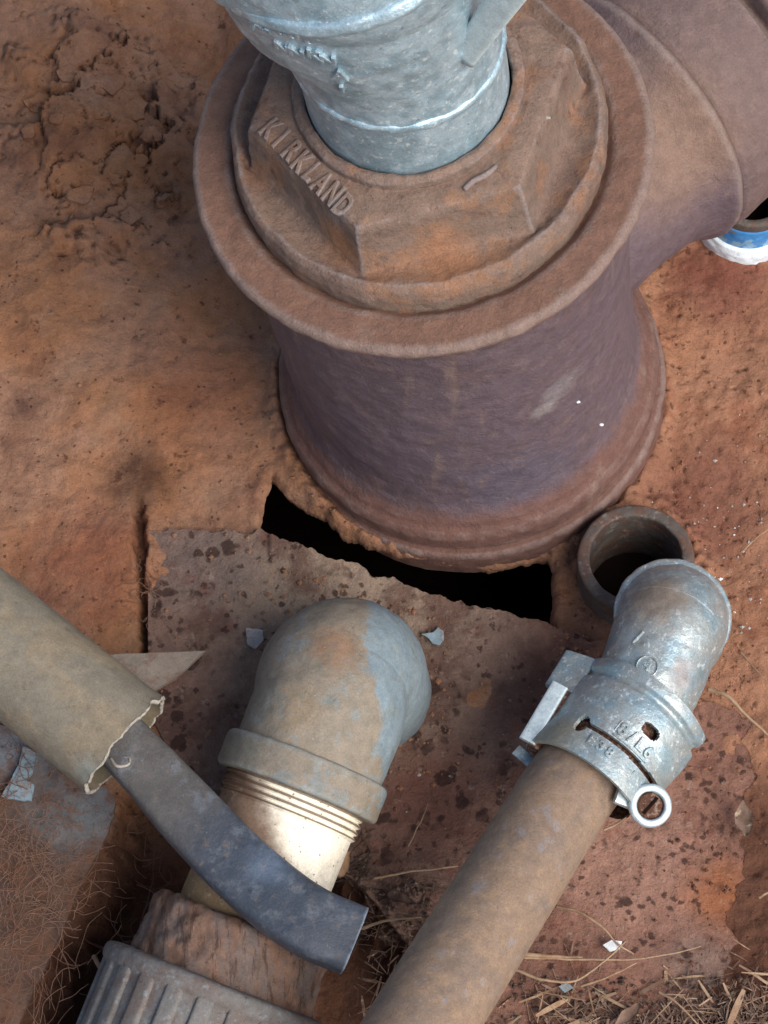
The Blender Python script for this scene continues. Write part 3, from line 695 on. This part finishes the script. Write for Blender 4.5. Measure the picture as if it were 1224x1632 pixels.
# the clamp: an open sleeve, wrapped over the conduit, with holes cut through
CA = nrm(P(1030, 1100, cz)-P(905, 1262, 5.6)); Cc = P(982, 1186, 5.2)
_, CX, CY = axes(CA, V3(0, 0, 1))         # CX points up, CY to the left of the axis
rC = 2.85; L0, L1 = -2.45, 2.35
def sleeve(rfun, a_lo, a_hi, t_lo, t_hi, holes, th=.2, da=.022, dt=.05):
    na = int((a_hi-a_lo)/da); nt = int((t_hi-t_lo)/dt); A1 = np.linspace(a_lo, a_hi, na); T1 = np.linspace(t_lo, t_hi, nt)
    TA, TT = np.meshgrid(A1, T1)
    def pos(r_): 
        rr = rfun(TA, TT)+r_
        return (Cc+CA*TT[..., None]+rr[..., None]*(CX*np.cos(TA)[..., None]+CY*np.sin(TA)[..., None])).reshape(-1, 3)
    Vo, Vi = pos(0), pos(-th); keep = np.ones((nt-1, na-1), bool)
    ca = (TA[:-1, :-1]+TA[1:, 1:])/2; c_t = (TT[:-1, :-1]+TT[1:, 1:])/2
    for h in holes: keep &= ~h(ca*rC, c_t)
    Fc = []; N_ = len(Vo); idx = lambda i, j: i*na+j
    for i in range(nt-1):
        for j in range(na-1):
            if not keep[i, j]: continue
            a_, b_, c_, d_ = idx(i, j), idx(i, j+1), idx(i+1, j+1), idx(i+1, j)
            Fc.append((a_, b_, c_, d_)); Fc.append((d_+N_, c_+N_, b_+N_, a_+N_))
            for (di, dj, e0, e1) in ((-1, 0, a_, b_), (0, 1, b_, c_), (1, 0, c_, d_), (0, -1, d_, a_)):
                ii, jj = i+di, j+dj
                if not (0 <= ii < nt-1 and 0 <= jj < na-1) or not keep[ii, jj]: Fc.append((e1, e0, e0+N_, e1+N_))
    return np.vstack([Vo, Vi]), Fc
def capsule(x0, y0, x1, y1, r):
    ex, ey = x1-x0, y1-y0
    def f(x, y):
        t = np.clip(((x-x0)*ex+(y-y0)*ey)/(ex*ex+ey*ey), 0, 1); return np.hypot(x-x0-t*ex, y-y0-t*ey) < r
    return f
def rf(a, t):
    return rC+.05*np.sin(t*2)+.10*sst(t, 1.6, 2.2)-.18*sst(t, 1.35, 1.6)*sst(t, 1.9, 1.7)+.12*sst(np.abs(a), .9, 1.5)
# around-coordinate s = angle*r: positive to the left in the picture
holes = [capsule(1.0, .35, 1.4, .35, .26), capsule(-1.45, -.95, -1.45, -1.2, .30), capsule(-1.4, -1.0, 2.6, -1.05, .13), capsule(2.4, -1.05, 6, -1.05, .16)]
Vc, Fc = sleeve(rf, -1.75, 1.42, L0, L1, holes)
Vc = Vc+0; cl = build('clamp', Vc, Fc, M_GALV2, con, angle=40)
# dark liner inside the slots
V, Fc = lathe([(2.3, L0+.2), (2.3, L1-.2)], Cc, CA, seg=64); build('inner_sleeve', V, Fc, M_SCREW, con)
def on_clamp(s, t, h=0): a_ = s/rC; return Cc+CA*t+(rC+h)*(CX*math.cos(a_)+CY*math.sin(a_))
# left lug with the bright edge
def bar(p, q, wv, hv, name, mat, parent, sm=.25, n=14):
    T_ = nrm(q-p); w_ = nrm(wv-T_*np.dot(wv, T_)); h_ = np.cross(T_, w_)
    def sect(a): return np.sign(np.cos(a))*np.abs(np.cos(a))**sm*np.linalg.norm(wv), np.sign(np.sin(a))*np.abs(np.sin(a))**sm*hv
    V, Fc = sweep([p, (p+q)/2, q], [1, 1, 1], n=n, seg=32, up=np.cross(T_, w_), sect=sect)
    return build(name, V, Fc, mat, parent, angle=40)
lg0, lg1 = P(840, 1182, 6.2), P(893, 1092, 6.2)
bar(lg0, lg1, V3(.28, .15, 0)*1.2, .13, 'clamp_lug', M_BRIGHT, cl, sm=.5)
bar(P(850, 1196, 5.8), P(903, 1108, 5.8), V3(.3, .15, 0)*1.0, .40, 'clamp_lug', M_SCREW, cl, sm=.7)
bar(P(893, 1100, 6.0), P(926, 1046, 5.6), V3(.8, .45, 0)*.8, .16, 'clamp_lug', M_GALV2, cl, sm=.4)
bar(P(822, 1195, 5.0), P(862, 1228, 5.0), V3(.3, -.3, 0)*.6, .10, 'clamp_tab', M_GALV2, cl)
# the ring ear with its slotted screw at the lower right
ec = P(1036, 1284, 6.9); ea = nrm(V3(.12, -.25, 1))
V, Fc = lathe([(.58, -.22), (.86, -.22), (.92, -.1), (.92, .1), (.85, .2), (.62, .2), (.58, .1), (.58, -.22)], ec, ea, seg=64, step=.05, sm=1, rough=.012, rs=.4)
build('ear_ring', V, Fc, M_BRIGHT, cl)
bar(P(985, 1258, 6.9), P(1018, 1272, 6.6), V3(.3, .75, 0)*.75, .18, 'ear_neck', M_BRIGHT, cl)
V, Fc = lathe([(.56, -.5), (.56, -.02), (.48, .06), (.02, .08)], ec, ea, seg=40, step=.04, sm=1, rough=.03, rs=.3)
sc2 = build('screw', V, Fc, M_SCREW, cl)
sA, sX, sY = axes(ea, V3(.65, .75, 0))
bar(ec+sX*-.45+sA*.085, ec+sX*.45+sA*.085, sY*.07, .03, 'screw_slot', M_DARK, sc2)  # black bar stands in for the shade of a cut slot
# stamped characters
def clamp_text(tx, size, s0, t0, step, bold=1.0):
    A, X, Y = CA, CX, CY
    def f(V):
        an = (s0+V[:, 0])/rC; rr = rC+.0+V[:, 2]
        return Cc+A*(t0+V[:, 1:2])+rr[:, None]*(X*np.cos(an)[:, None]+Y*np.sin(an)[:, None])
    letter_chars(tx, size, .05, f, M_GALV2, cl, step, bold, name='stamped_letter')
clamp_text('8/L6', .80, .95, -.40, .48, 1.6)
clamp_text('E38', .66, -.1, -1.58, .46, 1.6)
def seg_on(s0, t0, s1, t1, w=.03):
    V, Fc = sweep([on_clamp(s0+(s1-s0)*f, t0+(t1-t0)*f, .0) for f in (0, .33, .66, 1)], [w]*4, n=12, seg=8); return V, Fc
def merge(lst):
    Vs, Fs, n = [], [], 0
    for V, Fc in lst:
        Vs.append(V); Fs += [tuple(int(i)+n for i in f) for f in Fc]; n += len(V)
    return np.vstack(Vs), Fs
lst = [seg_on(-.4, -1.95, 1.7, -1.95), seg_on(1.7, -1.95, 1.7, -1.4), seg_on(.0, -.8, 1.9, -.8), seg_on(-.05, -.1, -.05, -.6), seg_on(.1, .02, -.05, -.1)]
V, Fc = merge(lst); build('stamped_border', V, Fc, M_GALV2, cl)
# ring mark and small arrow cast on the elbow
mp, mn = surf_at(el, 1030, 1063)
V, Fc = lathe([(.40, -.05), (.43, .03), (.47, .03), (.50, -.05)], mp, mn, seg=40, step=.03, sm=0); build('cast_ring', V, Fc, M_GALV2, el)
m1, m2, m3 = surf_at(el, 1008, 1026)[0], surf_at(el, 1026, 1006)[0], surf_at(el, 1026, 1026)[0]
bar(m1, m2, V3(.05, .05, 0)*1.2, .05, 'cast_mark', M_GALV2, el); bar(m1, m3, V3(.05, .05, 0)*1.2, .05, 'cast_mark', M_GALV2, el)
put_char(el, '4', 1030, 1063, .6, -40, M_GALV2, ext=.03, bold=1.2)

# ------------------------------------------------------------------ plastic elbow, white nipple, bushing and ribbed nut
K = P(482, 1237, 4.4); K2 = P(356, 1553, 2.6); PA = nrm(K-K2)
pv = thing('plastic_elbow', 'grey plastic elbow on a white threaded nipple with a brown bushing and ribbed nut', 'pipe elbow', P(540, 1080, .3))
_, PX, PY = axes(PA, V3(0, 0, 1))
E = [K-PA*.5, K+PA*1.2, K+PA*3.0, P(530, 1090, 4.7), P(546, 1072, 4.3), P(562, 1072, 3.3), P(576, 1092, 1.9), P(586, 1108, -.5)]
rad = [3.3, 3.32, 3.34, 3.3, 3.25, 3.2, 3.05, 2.9]
V, Fc = sweep(E, rad, n=180, seg=160)
V = rough_up(V, spline(E, 180).repeat(160, 0), .04, 1.2)
pb = build('elbow_body', V, Fc, M_ELBOW, pv)
prof = [(3.0, -.85), (3.58, -.8), (3.68, -.65), (3.7, .55), (3.62, .75), (3.4, .82), (3.2, .82)]
V, Fc = lathe(prof, K, PA, seg=160, step=.08, sm=1, rough=.02, rs=.9)
build('collar', V, Fc, M_ELBOW, pv)
prof = []; t = -.6
while t > -1.8:
    prof += [(3.16, t), (3.0, t-.11), (3.0, t-.15), (3.16, t-.25)]; t -= .30
prof += [(2.98, t-.1), (2.98, t-5.6)]
V, Fc = lathe(prof, K, PA, seg=140, step=.05, sm=0, rough=.012, rs=.8)
build('nipple', V, Fc, M_WHITE, pv, angle=40)
tb = np.dot(P(368, 1520, 3.0)-K, PA)
prof = [(3.3, tb+1.45), (3.75, tb+1.4), (3.95, tb+1.2), (4.0, tb-.3), (4.1, tb-.45), (4.1, tb-4.2)]
V, Fc = lathe(prof, K, PA, seg=160, step=.1, sm=1, rough=.13, rs=.7)
build('bushing', V, Fc, M_BROWN, pv, angle=45)
tn = tb-1.25
prof = [(4.2, tn+.0), (4.9, tn-.05), (5.1, tn-.2), (5.12, tn-.75), (4.85, tn-.95), (4.75, tn-7), (3, tn-7.1)]
V, Fc = lathe(prof, K, PA, seg=160, step=.12, sm=1, rough=.03, rs=.8)
nut = build('nut', V, Fc, M_NUT, pv, angle=50)
rm = None
for k in range(22):
    a_ = 2*np.pi*(k+.3)/22
    if math.cos(a_) < -.35: continue
    d_ = PX*math.cos(a_)+PY*math.sin(a_); e_ = -PX*math.sin(a_)+PY*math.cos(a_)
    p_, q_ = K+PA*(tn-.8)+d_*4.72, K+PA*(tn-7.0)+d_*4.72
    bar(p_, q_, e_*.40, .30, 'rib', M_NUT, nut, sm=.45, n=24)

# ------------------------------------------------------------------ open grey conduit and the strap coming out of it
ce = P(200, 1188, 8.0); cb = P(-190, 872, 9.6); DA = nrm(ce-cb); LL = np.linalg.norm(ce-cb)
gc = thing('plastic_conduit', 'wide dusty grey conduit with a ragged open end at the left', 'conduit', ce-V3(0, 0, 2.6))
def rag(r, t, a):
    n_ = fbm(np.stack([np.cos(a[0])*3, np.sin(a[0])*3, a[0]*0+2], 1), 4)
    return r, t+sst(t, LL-1.5, LL)*n_[None, :]*.16
V, Fc = lathe([(2.50, 0), (2.54, LL-.5), (2.58, LL)], cb, DA, seg=180, step=.15, sm=0, rough=.03, rs=1.5, warp=rag); V1 = V
build('outer_wall', V1, Fc, M_PVC, gc)
V, Fc = lathe([(2.40, LL), (2.40, 0)], cb, DA, seg=180, step=.15, sm=0, warp=rag)
build('inner_wall', V, Fc, M_PVC, gc)
V, Fc = lathe([(2.40, LL-.04), (2.42, LL+.03), (2.56, LL+.03), (2.60, LL-.03)], cb, DA, seg=180, step=.06, sm=0, warp=rag, rough=.03, rs=.2)
build('cut_rim', V, Fc, M_RIM, gc)
V, Fc = sweep([ce+V3(-.5, -.9, 1.1), ce+V3(-.2, -1.3, 1.3), ce+V3(.25, -1.25, 1.3), ce+V3(.3, -.95, 1.2), ce+V3(.05, -.85, 1.1)], [.06, .07, .06, .05, .03], n=30, seg=8)
build('curled_burr', V, Fc, M_RIM, gc)
hp = [P(110, 1090, 8.1), P(190, 1178, 7.9), P(236, 1226, 7.7), P(300, 1297, 7.6), P(370, 1370, 7.7), P(440, 1432, 7.9), P(500, 1472, 8.0), P(565, 1500, 7.7)]
def rr_sect(w, h, e=.28):
    return lambda a: (np.sign(np.cos(a))*np.abs(np.cos(a))**e*w, np.sign(np.sin(a))*np.abs(np.sin(a))**e*h)
V, Fc = sweep(hp, [1.05, 1.1, 1.15, 1.25, 1.28, 1.3, 1.3, 1.3], n=150, seg=96, up=V3(0, 0, 1), sect=rr_sect(1.10, .68, .5))
V = V+V3(0, 0, 1)*(fbm(V/1.3+5, 4)*.05)[:, None]
ho = build('rubber_strap', V, Fc, M_STRAP, angle=50)
tag(ho, 'slate-blue flat rubber strap curving out of the open grey conduit', 'strap')
V, Fc = sweep([P(578, 1468, 8.42), P(560, 1500, 8.4), P(533, 1530, 8.4)], [.08, .1, .07], n=20, seg=8)
build('end_crease', V, Fc, M_SCUFF, ho)

# ------------------------------------------------------------------ blue collar at the right edge
bc = P(1198, 305, 3.0)
bt = thing('pipe_collar', 'open upright pipe end with chipped blue paint and a white foot ring', 'pipe', bc-V3(0, 0, 3))
V, Fc = lathe(tube_prof(2.0, 1.6, 0, 3.2), bc-V3(0, 0, 3.0), V3(0, 0, 1), seg=96, step=.1, sm=1, rough=.02, rs=.7)
build('rim', V, Fc, M_STUB, bt)
V, Fc = lathe([(2.0, 2.6), (2.06, 2.55), (2.1, 1.0), (2.0, .95)], bc-V3(0, 0, 3.0), V3(0, 0, 1), seg=96, step=.06, sm=1, rough=.03, rs=.4)
build('blue_band', V, Fc, M_BLUE, bt)
V, Fc = lathe([(2.0, 1.2), (2.25, 1.1), (2.38, .7), (2.38, 0), (2.0, -.4)], bc-V3(0, 0, 3.0), V3(0, 0, 1), seg=96, step=.06, sm=1, rough=.04, rs=.4)
build('foot_ring', V, Fc, M_WCOL, bt)
V, Fc = lathe([(1.6, .5), (.02, .5)], bc-V3(0, 0, 3.0), V3(0, 0, 1), seg=40); build('silt_bottom', V, Fc, M_DARK, bt)  # disc blackened for the shade down the pipe

# ------------------------------------------------------------------ straws, twigs, fibres and litter
def twig(pts, r, label, cat='straw', mat=M_STRAW, name='dry_straw', taper=.5, group='dry straws on the plate'):
    pp = [P(a, b, z) for a, b, z in pts]; k = len(pp)
    rr = [r*(1-taper*i/(k-1)) for i in range(k)]
    V, Fc = sweep(pp, rr, n=40, seg=8); V += np.stack([fbm(V/.8+1, 2), fbm(V/.8+7, 2), fbm(V/.8+17, 2)], 1)*.03
    return tag(build(name, V, Fc, mat), label, cat, group)
twig([(1128, 1098, 1.0), (1160, 1110, 1.3), (1190, 1140, 1.2), (1232, 1180, .9)], .11, 'bent pale straw right of the zinc elbow')
twig([(885, 1444, 1.0), (920, 1452, 1.4), (960, 1478, 1.5), (985, 1505, 1.3), (1010, 1520, 1.0)], .07, 'reddish arching straw touching the conduit side')
twig([(832, 1520, 1.0), (880, 1524, 1.1), (928, 1526, 1.0)], .11, 'short thick pale straw lying level against the conduit')
twig([(830, 1526, .9), (900, 1528, 1.1), (980, 1530, 1.0), (1060, 1522, 1.2), (1118, 1508, 1.3)], .06, 'long thin straw reaching right across the plate')
twig([(820, 1545, .9), (870, 1562, 1.1), (920, 1562, 1.2), (965, 1530, 1.5), (998, 1500, 1.8)], .07, 'curved straw sweeping up past the white chip')
twig([(925, 1572, .9), (970, 1556, 1.2), (1015, 1535, 1.4)], .06, 'thin slanting straw below the crossing straws')
twig([(595, 1400, .8), (650, 1390, 1.0), (700, 1384, 1.1), (730, 1380, 1.0)], .06, 'dusty straw on the plate left of the dusty conduit')
twig([(650, 1350, .8), (670, 1310, .9), (682, 1280, .8)], .035, 'fine upright fibre between plastic elbow and conduit')
twig([(1050, 1580, .9), (1080, 1600, 1.2), (1120, 1640, 1.1)], .06, 'short straw in the litter near the lower right corner')
twig([(1210, 1430, 1.0), (1225, 1422, 1.2), (1260, 1410, 1.0)], .07, 'straw end poking in at the right edge')
twig([(1180, 880, .5), (1200, 862, .9), (1235, 835, .8)], .05, 'fine pale straw on rust right of the stub')
twig([(1180, 1040, .5), (1200, 1062, .7), (1235, 1100, .8)], .05, 'thin straw sloping right above the bent pale one')
twig([(575, 1480, 3.0), (620, 1466, 3.4), (672, 1462, 3.2)], .07, 'grey straw between strap end and dusty conduit')
twig([(150, 1525, 1.0), (162, 1545, 1.6)], .12, 'stubby pale straw beside the ribbed nut', taper=.1)
twig([(962, 1322, 4.4), (985, 1312, 4.6), (1010, 1292, 4.8)], .06, 'straw caught under the ring ear of the clamp')
def leaf(c, L, w, ang, label, mat=M_LEAF, z=1.0, name='dry_leaf', lift=.2):
    n, m_ = 9, 5; V = []; c0 = P(c[0], c[1], z); u = V3(math.cos(ang), math.sin(ang), 0); v = V3(-u[1], u[0], 0)
    for i in range(n):
        f = i/(n-1); ww = w*math.sin(math.pi*min(1, f*.92+.06))**.8
        for j in range(m_):
            g_ = j/(m_-1)*2-1; V.append(c0+u*(f-.5)*L+v*g_*ww/2+V3(0, 0, lift*(f-.5)**2*2+.10*abs(g_)*w))
    V = np.array(V); V += np.stack([fbm(V/.35+2, 3), fbm(V/.35+9, 3), fbm(V/.4+15, 3)], 1)*.12; N_ = len(V); V = np.vstack([V, V-V3(0, 0, .03)]); Fc = grid_faces(n, m_, False).tolist()
    rim = [i*m_ for i in range(n)]+[(n-1)*m_+k for k in range(1, m_)]+[i*m_+m_-1 for i in range(n-2, -1, -1)]+[k for k in range(m_-2, 0, -1)]
    Fa = [f[::-1] for f in Fc]+[[a+N_ for a in f] for f in Fc]+[[a, b, b+N_, a+N_] for a, b in zip(rim, rim[1:]+rim[:1])]
    return tag(build(name, V, Fa, mat), label, 'leaf')
leaf((1186, 1305), 1.5, .75, R(95), 'pale seed-shaped leaf at the right of the ring ear', z=.9)
leaf((550, 1378), 1.3, .4, R(75), 'small husk leaning at the white nipple mouth', z=2.2, mat=M_STRAW)
leaf((640, 1432), 1.3, .5, R(-20), 'crumpled leaf above the strap end', z=.9, mat=M_DIRTLEAF)
leaf((1000, 1618), 1.4, .5, R(40), 'largest dead leaf in the corner litter', z=1.0)
leaf((735, 1495), 1.5, .6, R(10), 'flat leaf scrap tucked by the conduit', z=.9)

def litter(name, regions, mats, n, lo, hi, zoff, seed, label=None):
    """countless dead scraps: many small curved blades in one mesh"""
    r_ = np.random.default_rng(seed); lst = []
    for k in range(n):
        x0, y0, x1, y1 = regions[r_.integers(len(regions))]
        px, py = r_.uniform(x0, x1), y1-(y1-y0)*abs(r_.normal(0, .45)); 
        if py < y0-40: continue
        p = P(px, py, .3); z = max(-.5, ghq(p[0], p[1]))+zoff+r_.uniform(0, .5); a_ = r_.uniform(0, 6.28); L = r_.uniform(lo, hi); w = L*r_.uniform(.02, .22)*r_.random()**1.5+.025
        u = V3(math.cos(a_), math.sin(a_), r_.normal(0, .25)); v = V3(-u[1], u[0], r_.normal(0, .3)); b = r_.normal(0, .2)*L
        c0 = V3(p[0], p[1], z); V = []
        for i in range(4):
            f = i/3-.5; ww = w*(1-abs(f)*1.1)
            for s_ in (-.5, .5): V.append(c0+u*f*L+v*ww*s_+V3(0, 0, b*(.25-f*f)+.3*w*abs(s_)))
        V = np.array(V); V = np.vstack([V, V-V3(0, 0, .025)])
        Fc = [(0, 1, 3, 2), (2, 3, 5, 4), (4, 5, 7, 6), (10, 11, 9, 8), (12, 13, 11, 10), (14, 15, 13, 12), (0, 2, 10, 8), (2, 4, 12, 10), (4, 6, 14, 12), (3, 1, 9, 11), (5, 3, 11, 13), (7, 5, 13, 15), (1, 0, 8, 9), (6, 7, 15, 14)]
        lst.append((V, Fc))
    V, Fc = merge(lst); o = build(name, V, Fc, mats, smooth=False); o['kind'] = 'stuff'; return o
o = litter('leaf_litter', [(800, 1545, 1260, 1680), (960, 1580, 1260, 1690)], M_LEAF, 2300, .12, .9, .1, 1); tag(o, 'dead leaf scraps heaped at the lower right corner', 'leaf litter')
o = litter('straw_litter', [(800, 1530, 1260, 1680)], M_STRAW, 90, .4, 2.4, .3, 2); tag(o, 'broken straw scattered through the litter beside the conduit', 'straw litter')
o = litter('twig_litter', [(545, 1380, 700, 1520), (540, 1300, 590, 1400), (560, 1440, 680, 1640)], M_DIRTLEAF, 300, .2, 1.2, .2, 3); tag(o, 'dark scraps packed between strap end and conduit', 'leaf litter')
def grit(name, n, region, mat, lo, hi, seed, label, dens=None):
    r_ = np.random.default_rng(seed); lst = []
    base = np.array([(1, 0, 0), (-1, 0, 0), (0, 1, 0), (0, -1, 0), (0, 0, 1), (0, 0, -1)], float)
    Fo = [(0, 2, 4), (2, 1, 4), (1, 3, 4), (3, 0, 4), (2, 0, 5), (1, 2, 5), (3, 1, 5), (0, 3, 5)]
    for k in range(n):
        x0, y0, x1, y1 = region[r_.integers(len(region))]; p = P(r_.uniform(x0, x1), r_.uniform(y0, y1), .2)
        z = ghq(p[0], p[1]); s_ = lo+(hi-lo)*r_.random()**4
        px, py = to_px(p[0], p[1], 0.)
        if z < -1.2 or polysd(np.array([px]), np.array([py]), HOLE)[0] < 9: continue
        zz = z+.02
        if 236 < px < 1195 and py > top(px)+3 and py < bot(px): zz = .5
        lst.append((V3(p[0], p[1], zz)+(base*r_.uniform(.5, 1.2, (6, 1)))*s_*V3(1, 1, .6), Fo))
    V, Fc = merge(lst); o = build(name, V, Fc, mat, smooth=False); o['kind'] = 'stuff'; return tag(o, label, 'grit')
grit('pale_grit', 130, [(1120, 760, 1224, 1010), (1100, 820, 1224, 960), (1000, 680, 1224, 900), (300, 860, 1200, 1500)], M_FLAKEP, .03, .14, 5, 'pale grit sprinkled on the rust right of the stub')
grit('white_grit', 30, [(1110, 780, 1224, 1000), (1060, 640, 1224, 1000)], M_WHITEBIT, .03, .13, 6, 'white specks sprinkled on the rust at the right')
grit('corner_crumbs', 1600, [(800, 1560, 1240, 1650), (545, 1400, 700, 1560), (900, 1600, 1240, 1650)], M_DIRTLEAF, .04, .22, 18, 'brown soil crumbs among the dead scraps along the bottom')
grit('rust_crumbs', 2600, [(-20, 0, 430, 1100), (1050, 440, 1230, 1632), (420, 740, 900, 900), (240, 850, 1200, 1600)], M_GROUND, .03, .16, 8, 'loose rust crumbs over ground and plate')
# chips resting on the fitting
def chip(p, s_, label, mat=M_WHITEBIT, name='paint_chip'):
    bm = bmesh.new(); bmesh.ops.create_icosphere(bm, subdivisions=1, radius=1)
    V = np.array([v.co[:] for v in bm.verts]); Fc = [tuple(v.index for v in f.verts) for f in bm.faces]; bm.free()
    V = V*(1+.35*pn(V*1.7+p)[:, None])*V3(1, .75, .4)*s_
    return tag(build(name, V+p, Fc, mat, smooth=False), label, 'chip', 'white chips on the fitting')
chip(P(980, 139, 22.4), .16, 'largest white chip, on the flange right of the plug')
chip(on(8.02, 9.5, -47)+V3(0, 0, 0), .10, 'white chip stuck halfway down the fitting at the right')
chip(P(873, 187, 25.6), .13, 'cream chip on the right corner of the hexagon', M_RIM)
chip(on(7.95, 5.0, -38), .12, 'white chip low on the fitting above the right ground')
chip(P(668, 1235, 1.0), .1, 'tiny pale chip on the plate by the dome', M_FLAKEP)
grit('banked_dirt', 900, [(560, 930, 720, 1240), (880, 860, 980, 1050), (1080, 940, 1180, 1130), (420, 840, 900, 980)], M_GROUND, .04, .2, 28, 'loose dirt banked against the stub, elbow and plate edge')
# fine roots over the sheet at the lower left
def roots(name, n, cx, cy, sx, sy, z0, seed, L=(1.2, 4), r=.022, mat=M_FIBRE):
    r_ = np.random.default_rng(seed); lst = []
    for k in range(n):
        p = P(r_.normal(cx, sx), r_.normal(cy, sy), z0); a_ = r_.uniform(0, 6.28); l = r_.uniform(*L); pts = [p]; cur = r_.normal(0, .5)
        for i in range(7):
            a_ += cur*.5+r_.normal(0, .25); pts.append(pts[-1]+V3(math.cos(a_), math.sin(a_), r_.normal(0, .12))*l/7)
        pts = np.array(pts); pts[:, 2] = np.clip(pts[:, 2], z0-.1, z0+.8)
        lst.append(sweep(pts, [r*r_.uniform(.6, 1.6)]*8, n=16, seg=5, cap=(False, False)))
    V, Fc = merge(lst); o = build(name, V, Fc, mat); o['kind'] = 'stuff'; return o
o = roots('fine_roots', 330, 45, 1400, 40, 110, 2.7, 4, (1.0, 3.4), .011); tag(o, 'hair-fine brown roots matted over the stained sheet', 'roots')
o = roots('root_wisps', 26, 228, 930, 10, 45, .5, 6, (.4, 1.3), .012, M_FIBRE); tag(o, 'pale wisps along the dark seam left of the plate', 'roots')
o = roots('dark_roots', 60, 250, 1420, 60, 90, -1.5, 9, (1, 3)); tag(o, 'brown fibres down in the dark gap by the nut', 'roots')
# crust flakes lifted off the ground at the upper left
for k, (px, py, s_) in enumerate([(60, 165, 22), (110, 118, 20), (175, 130, 26), (215, 175, 24), (130, 310, 24), (205, 345, 20), (240, 215, 20), (160, 180, 16), (90, 190, 14), (185, 285, 14), (225, 255, 15), (45, 210, 13)]):
    r_ = np.random.default_rng(50+k); n_ = 9; pts = [(px+s_*r_.uniform(.6, 1.15)*math.cos(2*math.pi*i/n_), py+.75*s_*r_.uniform(.6, 1.15)*math.sin(2*math.pi*i/n_)) for i in range(n_)]
    p = P(px, py, 1.5); z = ghq(p[0], p[1])+.22; tx, ty = r_.normal(0, .005, 2)
    o = poly_slab('crust_flake', pts, z, .32, M_GROUND, zf=lambda a, b: z+(a-px)*tx+(b-py)*(ty-.006), jag=.07, parent=g)
bpy.context.view_layer.update()
